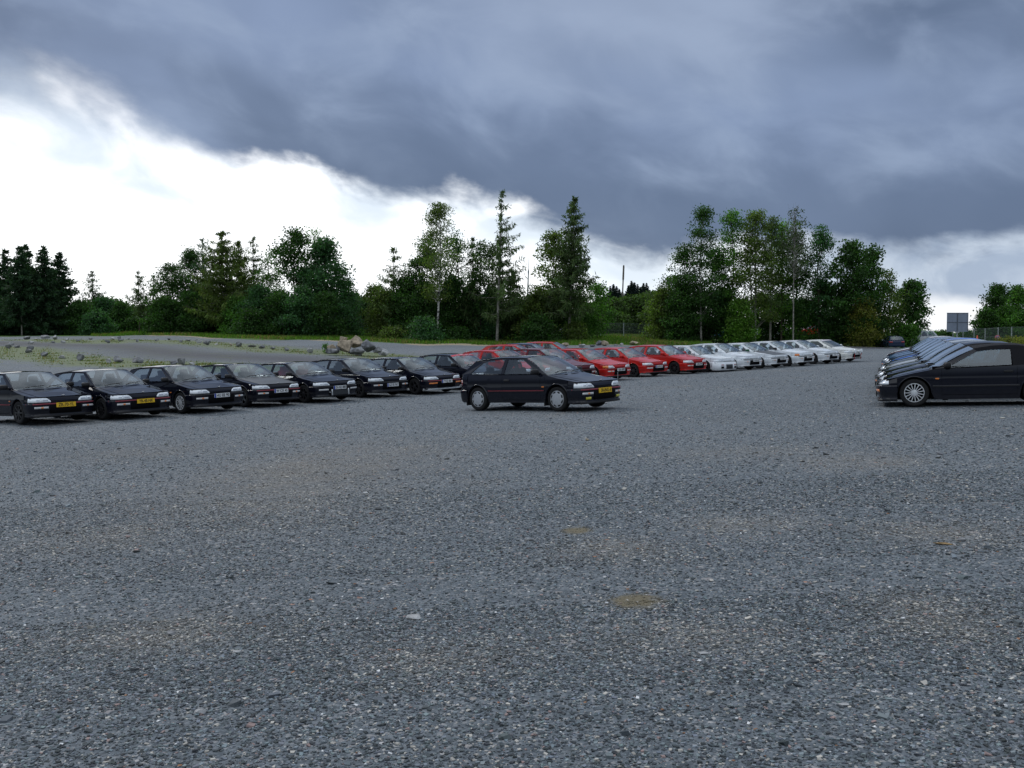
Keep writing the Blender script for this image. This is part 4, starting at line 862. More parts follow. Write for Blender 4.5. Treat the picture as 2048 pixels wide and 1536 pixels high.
# stones big enough to pick out on the gravel
for i, (a, b, w_, h_, m, lab) in enumerate([(830, 1245, 44, 10, 3, 'flat pale stone lying on the gravel in front of the lone black car'), (1412, 1322, 26, 6, 3, 'thin white stone flake at lower right'), (1650, 1324, 30, 7, 3, 'white flat stone at the lower right of the gravel'), (1700, 1427, 26, 7, 3, 'bluish white flat stone near the bottom right'), (465, 1313, 22, 5, 3, 'narrow white stone chip at lower left'), (330, 1282, 32, 11, 0, 'grey rounded stone at lower left'), (1932, 1086, 24, 10, 0, 'grey stone beside the brown bark piece at right'), (390, 1447, 30, 14, 3, 'pale grey broken stone at bottom left'), (1175, 882, 9, 8, 1, 'small rusty stone on the gravel beyond the lone black car'), (1885, 910, 16, 7, 2, 'dark lump on the gravel below the soft top coupe'), (545, 1407, 22, 10, 3, 'pale rounded stone at bottom centre left')]):
    x, y, z = at(a, b); me = rock_mesh((w_ / 2 * y / FPX, w_ / 2 * y / FPX * .8, h_ / 2 * y / FPX), seed=500 + i); o = link('stone', me, ROCK[m], None, (x, y, z + h_ * .3 * y / FPX)); tag(o, lab, 'stone')
x, y, z = at(1895, 1095); o = link('bark_piece', rock_mesh((.085, .03, .012), seed=77), mat('orange_bark', (.24, .16, .07), .8, 0, 0, .3, .4, 30, .5, 40), None, (x, y, z + .008)); o.rotation_euler = (0, .05, -.12); tag(o, 'ochre brown strip of bark on the gravel at right', 'bark')

# ------------------------------------------------------------------ trees
LEAFM = tonemat('tree_foliage', .6, .45, .3, .3); NEEDM = tonemat('needle_foliage', .7, .3, .2, .25)
BARK = {'pale': mat('pale_bark', (.22, .21, .19), .85, 0, 0, .2, .4, 5, .4, 30), 'brown': mat('brown_bark', (.085, .07, .055), .9, 0, 0, .2, .4, 6, .4, 30), 'dark': mat('dark_bark', (.03, .026, .022), .9, 0, 0, .2, .4, 6, .4, 30)}
def birch_bark():
    m = bpy.data.materials.new('birch_bark'); m.use_nodes = True; t = m.node_tree; b = t.nodes['Principled BSDF']; tcn = N(t, 'ShaderNodeTexCoord'); mp = N(t, 'ShaderNodeMapping'); mp.inputs['Scale'].default_value = (1.2, 1.2, 2.6); L(t, tcn.outputs['Object'], mp.inputs[0])
    L(t, mixc(t, sstep(t, noise(t, mp.outputs[0], 1.6, 5, .7), .47, .56), (.50, .49, .46), (.03, .03, .03)), b.inputs['Base Color']); b.inputs['Roughness'].default_value = .7; return m
BARK['birch'] = birch_bark()
def quads(pos, d, ln, wd, r_):
    n = len(pos); rv = r_.normal(size=(n, 3)); s = np.cross(d, rv); s /= np.linalg.norm(s, axis=1)[:, None] + 1e-9
    ln = np.broadcast_to(ln, n)[:, None]; wd = np.broadcast_to(wd, n)[:, None]
    V = np.stack([pos, pos + d * ln * .45 + s * wd / 2, pos + d * ln, pos + d * ln * .45 - s * wd / 2], 1).reshape(-1, 3); return V
def crown_obj(V, tone, m, parent, name='crown'):
    F = np.arange(len(V)).reshape(-1, 4); return link(name, npmesh(name, V, F, tone.astype(np.float32)), m, parent)
def tones(n, col, r_, v=.45, groupv=None):
    c = np.array(col)[None] * (1 + (r_.random((n, 1)) - .5) * 2 * v)
    if groupv is not None: c = c * groupv[:, None]
    c = c * (1 + (r_.random((n, 3)) - .5) * .2); return np.clip(c, .003, 1)
def conifer(h, rad, base, col, seed, kind='spruce', lean=0.0, side=None):
    r_ = np.random.default_rng(seed); nb = max(8, int((h - base) / {'spruce': .28, 'larch': .30, 'thin': .42}[kind])); P = []; D = []; Ln = []; Wd = []; G = []; limbs = []
    h = max(h, base + .7); zs = np.linspace(base, h * .985, nb) + r_.normal(size=nb) * .08
    for z0_ in zs:
        z = z0_; u_ = min(1, (z - base) / max(.1, h - base)); R0 = 1.75 * rad * (1 - u_) ** (.72 if kind == 'spruce' else .66) * (.7 + .3 * min(1, u_ * 6)) + .06
        for _ in range(r_.integers(8, 12) if kind == 'spruce' else (r_.integers(5, 8) if kind == 'larch' else r_.integers(4, 7))):
            a = r_.random() * 6.283; L_ = R0 * r_.uniform(.5, 1.12); z = min(h * .99, z0_ + r_.normal() * .12)
            if side is not None and math.cos(a - side) < -.2 and r_.random() < .65: L_ *= .3
            dv = np.array([math.cos(a), math.sin(a), 0]); droop = r_.uniform(.25, .5) if kind == 'spruce' else r_.uniform(-.05, .3); gb = r_.uniform(.6, 1.35); tip = .0
            m_ = max(3, int(L_ / (.13 if kind == 'spruce' else .16))); t = (np.arange(m_) + r_.random(m_)) / m_
            zz = z - droop * L_ * t + (.35 if kind == 'spruce' else .30) * L_ * t ** 2.6
            lx = lean * z; p = dv[None] * (L_ * t)[:, None] + np.stack([np.full(m_, lx), np.zeros(m_), zz], 1)
            limbs.append([(lx, 0, z), tuple(dv * L_ * .5 + np.array([lx, 0, z - droop * L_ * .5 + .3 * L_ * .165])), tuple(dv * L_ * .97 + np.array([lx, 0, z - droop * L_ + .3 * L_]))])
            if kind == 'spruce':
                for rep in range(3):
                    dd = dv[None] * .5 + r_.normal(size=(m_, 3)) * .55; dd[:, 2] -= .35; dd /= np.linalg.norm(dd, axis=1)[:, None]; P.append(p); D.append(dd); Ln.append(r_.uniform(.28, .55, m_) * (.75 + .4 * (1 - u_))); Wd.append(np.full(m_, .15)); G.append(np.full(m_, gb))
            else:
                for rep in range(5 if kind == 'larch' else 4):
                    dd = r_.normal(size=(m_, 3)) * .30 + dv[None] * .18; dd[:, 2] -= .8 if rep < 2 else .1; dd /= np.linalg.norm(dd, axis=1)[:, None]; P.append(p + r_.normal(size=p.shape) * .05); D.append(dd); Ln.append(r_.uniform(.2, .65, m_) * (.6 + .6 * (1 - u_))); Wd.append(np.full(m_, .12 if kind == 'larch' else .095)); G.append(np.full(m_, gb))
    P = np.concatenate(P); D = np.concatenate(D); Ln = np.concatenate(Ln); Wd = np.concatenate(Wd); G = np.concatenate(G)
    mb = MB(); k = max(.045, h * .0085); mb.tube([(lean * z, 0, z) for z in (-.3, h * .25, h * .5, h * .75, h * .99)], [k * 1.15, k, k * .75, k * .42, .012], 8)
    for l in limbs:
        if kind != 'spruce' or r_.random() < .3: mb.tube(l, [.022, .014, .005], 3)
    return mb.mesh('trunk'), quads(P, D, Ln, Wd, r_), tones(len(P), col, r_, .35, G)
def broadleaf(h, rad, base, col, seed, dens=1.0, leaf=.20, lean=0.0, shape=.75, stems=1, bare=False, clump=.55, skew=0.0):
    r_ = np.random.default_rng(seed); h = max(h, base + .7); nc = int((34 + 11 * rad * (h - base) ** .9 * .55) * dens); C = []
    while len(C) < nc:
        u_ = r_.random() ** .9; env = rad * (math.sin(math.pi * min(1, .10 + .90 * u_) ** shape) ** .65 + .06) * (1 + .25 * math.sin(5 * u_ * 3 + seed))
        a = r_.random() * 6.283; q = r_.random() ** .5 * env; C.append((q * math.cos(a) + lean * (base + u_ * (h - base)) + skew * u_ * rad, q * math.sin(a), base + u_ * (h - base)))
    C = np.array(C); P = []; G = []; mb = MB(); k = max(.04, h * (.0055 if bare else .0075))
    for s in range(stems):
        ox = (s - (stems - 1) / 2) * .5; wob = r_.uniform(-.3, .3); mb.tube([(ox * .3, 0, -.3), (ox * .7 + lean * h * .3 + wob * .4, 0, h * .3), (ox + lean * h * .6 + wob, 0, h * .6), (ox + lean * h * .93 + skew * .8 * rad, 0, h * .93)], [k * 1.2, k * .9, k * .6, .02], 8)
    order = np.argsort(C[:, 2])
    for i in order:
        c = C[i]; zj = max(base * .6, c[2] - math.hypot(c[0] - lean * c[2], c[1]) * r_.uniform(.6, 1.1)); zj = min(zj, h * .9)
        if r_.random() < (.95 if bare else .6): mb.tube([(lean * zj, 0, zj), tuple((c + np.array([lean * zj, 0, zj])) / 2 + np.array([0, 0, .12])), tuple(c)], [k * .35, k * .2, .010], 3)
        if bare and r_.random() < .85: 
            for _ in range(4): mb.tube([tuple(c), tuple(c + r_.normal(size=3) * .35 + np.array([0, 0, .35]))], [.012, .005], 3)
            continue
        m_ = int(r_.uniform(34, 84) * (clump / .55)); p = c + np.clip(r_.normal(size=(m_, 3)), -1.7, 1.7) * np.array([clump, clump, clump * .62]) * r_.uniform(.5, 1.0); P.append(p); G.append(np.full(m_, r_.uniform(.55, 1.5)))
    P = np.concatenate(P); G = np.concatenate(G); zc = np.maximum(.05, P[:, 2]); P[:, 2] = zc; D = r_.normal(size=P.shape); D[:, 2] -= .3; D /= np.linalg.norm(D, axis=1)[:, None]
    return mb.mesh('trunk'), quads(P, D, r_.uniform(.6, 1.3, len(P)) * leaf, r_.uniform(.5, .9, len(P)) * leaf, r_), tones(len(P), col, r_, .4, G)
GREENS = {'deep': (.038, .092, .020), 'mid': (.075, .175, .030), 'bright': (.105, .22, .03), 'olive': (.098, .145, .034), 'blue': (.046, .115, .044), 'spruce': (.030, .066, .030), 'larch': (.080, .125, .045), 'yellow': (.17, .18, .035)}
def tree(name, cat, px, ytop, ybase, hw, D, kind, col, lab, base=.25, bark='brown', group=None, seed=None, **k):
    x = (px - 1024) / FPX * D; y = D; z = float(tz(x, y)); h = -(ytop - HOR) / FPX * D - z; rad = hw / FPX * D; seed = seed or int(px * 7 + ytop)
    if kind in ('spruce', 'larch', 'thin'): tm, V, T = conifer(h, rad, h * base, GREENS[col], seed, kind, **k)
    else: tm, V, T = broadleaf(h, rad, h * base, GREENS[col], seed, **k)
    e = empty(name, (x, y, z)); tag(e, lab, cat, group); link('trunk', tm, BARK[bark], e); crown_obj(V, T, NEEDM if kind in ('spruce', 'larch', 'thin') else LEAFM, e); return e
W1 = 'trees of the left hand wood'; W2 = 'trees of the middle clump'; W3 = 'trees of the right hand clump'
# left edge spruces
for i, (px, yt, hw, D, col, lab) in enumerate([(-22, 505, 34, 128, 'spruce', 'dark spruce cut by the left edge of the photo'), (16, 500, 30, 127, 'spruce', 'dark spruce, leftmost with its tip in view'), (45, 492, 30, 122, 'spruce', 'dark spruce with a pale trunk showing below, beside the twin tips'), (57, 491, 26, 129, 'spruce', 'dark spruce whose tip leans against its neighbour as the right one of the twin tips'), (91, 492, 32, 124, 'spruce', 'tall dark spruce right of the twin tips'), (123, 504, 34, 127, 'spruce', 'dark spruce at the right edge of the spruce stand, tiered branches against white sky'), (72, 540, 34, 133, 'spruce', 'lower dark spruce filling the gap inside the spruce stand'), (108, 545, 36, 134, 'spruce', 'lower dark spruce behind the right part of the spruce stand')]):
    tree('spruce_tree', 'spruce', px, yt, 672, hw, D, 'spruce', col, lab, base=.02 if i != 2 else .16, bark='pale' if i == 2 else 'brown', group='dark spruces at the left edge')
tree('spruce_tree', 'spruce', 188, 542, 672, 26, 130, 'thin', 'deep', 'young loose spruce rising above the shrubs right of the spruce stand', base=.02, group=None)
for px, yt, hw, D, col, lab in [(165, 606, 36, 126, 'deep', 'dark round shrub at the foot of the spruce stand'), (212, 600, 40, 128, 'blue', 'bluish green shrub mass below the loose young spruce'), (246, 612, 34, 127, 'deep', 'low dark shrub left of the thin larch'), (196, 628, 30, 121, 'blue', 'low shrub in front of the bluish shrub mass'), (300, 615, 30, 125, 'deep', 'dark shrub behind the thin larch trunk')]:
    tree('shrub', 'shrub', px, yt, 672, hw, D, 'b', col, lab, base=.0, group='shrubs between the spruces and the wood', dens=2.2, leaf=.24, shape=.5)
tree('larch_tree', 'larch', 280, 544, 668, 20, 116, 'thin', 'larch', 'thin sparse larch standing alone against white sky at left', base=.30, bark='brown')
tree('larch_tree', 'larch', 310, 552, 668, 18, 122, 'thin', 'larch', 'small faint larch right of the thin lone one', base=.1, bark='brown')
L1 = [('broadleaf_tree', 'tree', 346, 532, 44, 116, 'b', 'deep', 'dark broadleaf tree sloping down to the left end of the wood', dict(base=.02)),
 ('broadleaf_tree', 'tree', 386, 500, 34, 120, 'b', 'deep', 'broadleaf tree with ragged top left of the brown larch', dict(base=.02)),
 ('larch_tree', 'larch', 408, 478, 36, 118, 'thin', 'blue', 'feathery blue green larch left of the tall brownish one', dict(base=.02)),
 ('larch_tree', 'larch', 447, 462, 46, 112, 'larch', 'olive', 'tall brownish green larch with a straight pale trunk', dict(base=.12, bark='pale')),
 ('larch_tree', 'larch', 480, 482, 34, 115, 'larch', 'olive', 'brownish larch just right of the tallest in the left wood', dict(base=.05)),
 ('larch_tree', 'larch', 509, 474, 26, 118, 'thin', 'larch', 'slim see-through larch in the dip of the left wood', dict(base=.02)),
 ('broadleaf_tree', 'tree', 540, 508, 34, 117, 'b', 'mid', 'loose light crowned tree behind the dip of the left wood', dict(base=.02, dens=.6)),
 ('broadleaf_tree', 'tree', 592, 464, 42, 110, 'b', 'deep', 'dark pointed broadleaf tree with holes of sky in its crown', dict(base=.02, shape=1.15, leaf=.26, clump=.7, dens=.8)),
 ('broadleaf_tree', 'tree', 630, 462, 30, 114, 'b', 'mid', 'thin topped tree with a few leaves above the others', dict(base=.05, dens=.35)),
 ('broadleaf_tree', 'tree', 652, 486, 48, 109, 'b', 'blue', 'broad dark tree forming the right end of the left wood', dict(base=.02, leaf=.26, clump=.7)),
 ('broadleaf_tree', 'tree', 690, 560, 34, 112, 'b', 'blue', 'drooping low tree at the right foot of the left wood', dict(base=.02))]
for nm, ct, px, yt, hw, D, kd, col, lab, k in L1:
    k = dict(k); bs = k.pop('base', .1); bk = k.pop('bark', 'brown')
    if kd == 'b': k.setdefault('dens', 1.3)
    tree(nm, ct, px, yt, 680, hw, D, kd, col, lab, base=bs, bark=bk, group=W1, **k)
for px, yt, hw, D, col, lab in [(330, 600, 40, 112, 'deep', 'dark undergrowth bush at the left end of the wood'), (382, 590, 44, 113, 'deep', 'dark undergrowth bush left of the pale larch trunk'), (425, 610, 30, 116, 'blue', 'bush behind the pale larch trunk'), (478, 600, 34, 110, 'mid', 'lighter green bush right of the pale larch trunk'), (520, 575, 42, 107, 'blue', 'tall rounded bush at the gravel edge'), (562, 590, 40, 105, 'deep', 'dark bush below the pointed tree'), (606, 580, 44, 104, 'blue', 'wide bush reaching the gravel below the left wood'), (650, 590, 42, 104, 'deep', 'dark bush at the foot of the broad dark tree'), (684, 615, 28, 106, 'blue', 'last bush of the left wood beside the grass'), (503, 625, 30, 104, 'deep', 'low bush jutting onto the gravel')]:
    tree('bush', 'bush', px, yt, 682, hw, D, 'b', col, lab, base=.0, group='undergrowth of the left wood', dens=2.0, leaf=.22, shape=.5)
# middle clump
L2 = [('larch_tree', 'larch', 788, 495, 34, 106, 'thin', 'larch', 'thin larch above the dark bush left of the birch', dict(base=.14)),
 ('broadleaf_tree', 'tree', 752, 575, 24, 108, 'b', 'olive', 'small brownish green tree at the left end of the middle clump', dict(base=.05)),
 ('broadleaf_tree', 'tree', 835, 520, 34, 104, 'b', 'deep', 'dark broadleaf tree just left of the birch', dict(base=.05)),
 ('broadleaf_tree', 'tree', 858, 478, 30, 106, 'b', 'deep', 'dark tree with ragged crown behind the birch trunk', dict(base=.08, dens=.9)),
 ('birch_tree', 'birch', 874, 410, 36, 100, 'b', 'olive', 'tall birch with white flecked trunk and airy crown', dict(base=.30, bark='birch', shape=1.0, dens=1.25, clump=.5, leaf=.17, lean=.028)),
 ('broadleaf_tree', 'tree', 915, 470, 30, 105, 'b', 'blue', 'loose bluish tree right of the birch', dict(base=.15, dens=.6)),
 ('larch_tree', 'larch', 946, 476, 24, 104, 'thin', 'larch', 'slim larch between birch and the tallest larch', dict(base=.15, bark='dark')),
 ('broadleaf_tree', 'tree', 962, 488, 24, 103, 'b', 'deep', 'dark slender tree with clustered leaves left of the tallest larch', dict(base=.25, dens=.6, bark='dark')),
 ('larch_tree', 'larch', 994, 381, 42, 100, 'thin', 'larch', 'tallest larch, bare airy tiers of branches above the wood', dict(base=.16, bark='pale', lean=.035, side=0.0)),
 ('broadleaf_tree', 'tree', 984, 490, 22, 104, 'b', 'deep', 'small dark crown tangled with the tallest larch', dict(base=.3, dens=.5)),
 ('birch_tree', 'birch', 1026, 540, 22, 103, 'larch', 'larch', 'weeping hanging tree right of the tallest larch', dict(base=.2, bark='dark')),
 ('broadleaf_tree', 'tree', 1108, 468, 42, 101, 'b', 'olive', 'bushy broadleaf tree wrapped round the second larch', dict(base=.3, shape=.8, dens=1.2, leaf=.22)),
 ('larch_tree', 'larch', 1137, 396, 36, 99, 'larch', 'larch', 'second tall larch with curved up branches right of the mast', dict(base=.2, bark='pale', lean=.04)),
 ('broadleaf_tree', 'tree', 1194, 566, 26, 104, 'b', 'mid', 'small leafy tree beside the chain-link fence', dict(base=.15))]
for nm, ct, px, yt, hw, D, kd, col, lab, k in L2:
    k = dict(k); bs = k.pop('base', .1); bk = k.pop('bark', 'brown')
    tree(nm, ct, px, yt, 690, hw, D, kd, col, lab, base=bs, bark=bk, group=W2, **k)
for px, yt, hw, D, col, lab in [(772, 585, 34, 106, 'olive', 'brownish bush under the thin larch'), (812, 560, 32, 105, 'deep', 'dark bush between thin larch and birch'), (850, 570, 36, 103, 'deep', 'dark bush left of the birch trunk'), (905, 560, 36, 104, 'deep', 'dark bush right of the birch trunk'), (848, 640, 32, 97, 'blue', 'low bush in front of the birch at the gravel edge'), (945, 575, 34, 105, 'deep', 'tall dark bush under the slim larch'), (985, 580, 32, 104, 'blue', 'bush behind the trunk of the tallest larch'), (1030, 600, 30, 104, 'deep', 'bush right of the tallest larch'), (1075, 590, 36, 101, 'olive', 'olive bush left of the second larch'), (1110, 585, 36, 102, 'deep', 'dark bush beneath the second larch'), (1075, 635, 32, 98, 'deep', 'low black green bush behind the red cars'), (1160, 600, 30, 104, 'mid', 'bush right of the second larch trunk'), (1150, 650, 16, 99, 'olive', 'small reddish shrub at the gravel edge'), (785, 660, 18, 99, 'olive', 'small conifer like shrub on the grass left of the birch'), (916, 660, 14, 99, 'deep', 'small dark shrub right of the birch foot')]:
    tree('bush', 'bush', px, yt, 690, hw, D, 'b', col, lab, base=.0, group='undergrowth of the middle clump', dens=2.0, leaf=.21, shape=.5)
# right clump
L3 = [('broadleaf_tree', 'tree', 1338, 556, 26, 106, 'b', 'larch', 'pale feathery tree at the left end of the right clump', dict(base=.1, dens=.8)),
 ('broadleaf_tree', 'tree', 1368, 492, 32, 103, 'b', 'deep', 'dark tree with outstretched left branch in the right clump', dict(base=.1)),
 ('broadleaf_tree', 'tree', 1402, 423, 28, 102, 'b', 'deep', 'tall loose tree, leftmost peak of the right clump', dict(base=.3, bark='pale', dens=.9, skew=.1)),
 ('broadleaf_tree', 'tree', 1460, 424, 26, 103, 'b', 'mid', 'fresh green pointed tree, second peak of the right clump', dict(base=.28, shape=1.0)),
 ('broadleaf_tree', 'tree', 1432, 500, 26, 104, 'b', 'blue', 'bluish tree filling between the first two peaks of the right clump', dict(base=.2, dens=.8)),
 ('broadleaf_tree', 'tree', 1508, 428, 34, 102, 'b', 'olive', 'broad light olive tree with pale trunks in the centre of the right clump', dict(base=.32, bark='pale', dens=1.1, stems=2)),
 ('broadleaf_tree', 'tree', 1540, 440, 24, 103, 'b', 'larch', 'half bare grey green tree right of the broad olive one', dict(base=.35, bark='pale', dens=.8)),
 ('broadleaf_tree', 'tree', 1562, 446, 20, 104, 'b', 'bright', 'slim bright green top beside the dead tree', dict(base=.4, dens=.8)),
 ('dead_tree', 'tree', 1586, 424, 26, 101, 'b', 'larch', 'dead bare topped tree with grey trunk', dict(base=.60, bark='pale', bare=True, dens=1.1)),
 ('broadleaf_tree', 'tree', 1590, 466, 34, 104, 'b', 'deep', 'dark crown behind the dead tree', dict(base=.25)),
 ('broadleaf_tree', 'tree', 1638, 450, 24, 103, 'b', 'blue', 'blue green pointed tree right of the dead one', dict(base=.3, dens=.9)),
 ('broadleaf_tree', 'tree', 1700, 488, 42, 102, 'b', 'deep', 'wide dark tree full of bright sky holes', dict(base=.2, shape=.8, leaf=.27, clump=.6, dens=.85, bark='dark')),
 ('broadleaf_tree', 'tree', 1738, 494, 28, 103, 'b', 'deep', 'dark tree just right of the wide one with sky holes', dict(base=.25, leaf=.26, dens=.8, bark='dark')),
 ('broadleaf_tree', 'tree', 1772, 545, 26, 104, 'b', 'olive', 'loose yellowish tree on the falling right shoulder of the clump', dict(base=.2, dens=.8)),
 ('broadleaf_tree', 'tree', 1800, 566, 34, 105, 'b', 'deep', 'overhanging tree with black trunk at the right end of the clump', dict(base=.25, leaf=.26, dens=.8, skew=.5, bark='dark')),
 ('broadleaf_tree', 'tree', 1832, 566, 16, 106, 'b', 'deep', 'small crown, outermost on the right of the clump', dict(base=.35, dens=.7, leaf=.24))]
for nm, ct, px, yt, hw, D, kd, col, lab, k in L3:
    k = dict(k); bs = k.pop('base', .1) * (.55 if not k.get('bare') else .9); bk = k.pop('bark', 'brown'); k['dens'] = k.get('dens', 1) * 1.15; hw *= 1.1
    tree(nm, ct, px, yt, 695, hw, D, kd, col, lab, base=bs, bark=bk, group=W3, **k)
for px, yt, hw, D, col, lab in [(1325, 600, 34, 105, 'olive', 'bush at the left foot of the right clump'), (1362, 590, 32, 103, 'deep', 'dark bush under the outstretched branch'), (1400, 600, 34, 105, 'deep', 'dark bush behind the first pale trunk of the right clump'), (1440, 600, 36, 104, 'deep', 'black green bush between first and second peaks'), (1480, 620, 28, 101, 'bright', 'bright yellow green sapling bush in the middle of the clump'), (1520, 610, 34, 107, 'deep', 'dark bush behind the forked pale trunks'), (1560, 610, 34, 107, 'deep', 'dark bush left of the dead tree'), (1600, 620, 28, 104, 'mid', 'green bush right of the dead tree trunk'), (1645, 590, 40, 104, 'deep', 'big dark bush right of the dead tree'), (1690, 600, 40, 103, 'deep', 'dark bush below the wide tree'), (1725, 620, 26, 101, 'yellow', 'yellowing bush at the right of the clump'), (1750, 640, 16, 103, 'deep', 'low dark bush behind the rally lamp car'), (1816, 655, 8, 103, 'mid', 'thin bush between the dark parked car and the off-road car')]:
    tree('bush', 'bush', px, yt - (18 if yt < 630 else 0), 695, hw, D, 'b', col, lab, base=.0, group='undergrowth of the right clump', dens=1.7, leaf=.21, shape=.5)
# right edge
for px, yt, hw, D, col, lab, bs in [(1992, 572, 26, 116, 'deep', 'dark tree with ragged left side at the right edge wood', .1), (2032, 576, 34, 120, 'mid', 'rounded green tree at the right edge of the photo', .05), (2080, 560, 40, 122, 'mid', 'tree cut by the right edge of the photo', .05), (1970, 622, 22, 114, 'deep', 'low spiky shrub left of the right edge wood', .0), (2005, 620, 34, 115, 'mid', 'green bush above the right hand fence', .0), (2050, 625, 34, 116, 'deep', 'dark bush above the fence at the very right', .0), (1930, 668, 14, 112, 'deep', 'small shrub under the sign board', .0), (1840, 664, 9, 125, 'mid', 'tiny shrub top above the off-road car', .0), (1872, 668, 8, 128, 'mid', 'tiny shrub left of the sign board', .0), (1890, 666, 9, 126, 'deep', 'tiny ragged shrub at the sign board foot', .0)]:
    tree('broadleaf_tree' if bs else 'bush', 'tree' if bs else 'bush', px, yt, 690, hw, D, 'b', col, lab, base=bs, group='trees and bushes at the right edge', dens=1.5, leaf=.24, shape=.6)
for i, px in enumerate((2018, 2034, 2052, 2000)):
    tree('shrub', 'shrub', px, 676 + 2 * (i % 2), 692, 13, 84 + i, 'b', 'yellow', 'yellow green flowering shrub along the right fence, ' + ('second from the left', 'third from the left', 'rightmost of them', 'leftmost, next to the round sign')[i], base=.0, group='yellow shrubs along the right fence', dens=.5, leaf=.12, clump=.25, shape=.5)
# far woods: one mass each
def farwood(name, lab, pts, D, col, seed, con=False):
    r_ = np.random.default_rng(seed); VV = []; TT = []
    for px, yt, hw in pts:
        d_ = D + r_.uniform(-5, 5); x = (px - 1024) / FPX * d_; z = float(tz(x, min(d_, 130))); h = -(yt - HOR) / FPX * d_ - z
        if con: tm, V, T = conifer(h, hw / FPX * d_, h * .02, col, int(r_.integers(1e6)), 'spruce'); 
        else: tm, V, T = broadleaf(h, hw / FPX * d_, 0.0, col, int(r_.integers(1e6)), 1.6, .32, shape=.5, clump=.8)
        bpy.data.meshes.remove(tm); s_ = D / 140 if con else 1
        VV.append(V + np.array([x, d_, z])); TT.append(T)
    V = np.concatenate(VV); o = link(name, npmesh(name, V, np.arange(len(V)).reshape(-1, 4), np.concatenate(TT).astype(np.float32)), NEEDM if con else LEAFM); tag(o, lab, 'woodland', kind='stuff')
farwood('background_wood', 'distant mixed wood seen between the nearer clumps', [(x, y, 30) for x, y in ((150, 628), (185, 612), (205, 604), (230, 606), (258, 618), (285, 622), (700, 592), (728, 600), (745, 612), (765, 606), (790, 600))], 138, (.050, .095, .030), 5)
farwood('background_wood', 'distant green wood behind the chain-link fence in the middle', [(x, y, 32) for x, y in ((1175, 620), (1200, 612), (1225, 606), (1250, 602), (1272, 600), (1296, 592), (1318, 590), (1340, 596), (1225, 632), (1260, 630), (1300, 625), (1335, 620), (1060, 604), (1035, 612))], 136, (.058, .100, .028), 6)
farwood('background_wood', 'distant low wood at the horizon behind the left woods', [(x, y, 40) for x, y in ((-60, 600), (20, 615), (80, 620), (330, 620), (400, 600), (470, 610), (540, 600), (600, 610), (660, 605), (830, 610), (880, 612), (930, 615), (980, 612), (1400, 640), (1460, 645), (1520, 648), (1640, 640), (1700, 645))], 158, (.034, .066, .024), 8)
def hillwood():
    r_ = np.random.default_rng(3); VV = []; TT = []
    prof = [(1195, 600), (1205, 592), (1215, 584), (1228, 574), (1240, 577), (1250, 582), (1262, 566), (1275, 574), (1288, 570), (1300, 578), (1315, 582), (1330, 590), (1350, 600)]
    for px in range(1196, 1350, 6):
        for D in (380, 400):
            yt = np.interp(px, [p[0] for p in prof], [p[1] for p in prof]) + r_.uniform(-8, 8); x = (px - 1024) / FPX * D; zt = -(yt - HOR) / FPX * D; h = r_.uniform(11, 14); tm, V, T = conifer(h, 2.1, .2, (.022, .040, .036), int(r_.integers(1e6)), 'spruce'); bpy.data.meshes.remove(tm)
            for kk in range(1): VV.append(V[::1] + np.array([x, D, zt - h])); TT.append(T)
            V2 = V.reshape(-1, 4, 3)[::2].reshape(-1, 3) + np.array([x + 1, D - 12, zt - h - 6]); VV.append(V2); TT.append(T[::2])
    V = np.concatenate(VV); o = link('hill_wood', npmesh('hill_wood', V, np.arange(len(V)).reshape(-1, 4), np.concatenate(TT).astype(np.float32)), NEEDM); tag(o, 'dark conifer forest on the distant hill behind the bare mast', 'forest', kind='stuff')
    mb = MB(); P = []
    for j, y in enumerate(np.linspace(300, 520, 9)):
        P.append([(x, y, -1.5 + 26 * math.sin(math.pi * j / 8) * math.exp(-((x - 47) / 26) ** 2) * .62) for x in np.linspace(-20, 120, 30)])
    mb.grid(P); tag(link('hill', mb.mesh('hill'), mat('dark_hillside', (.02, .035, .022), .9)), kind='structure')
hillwood()

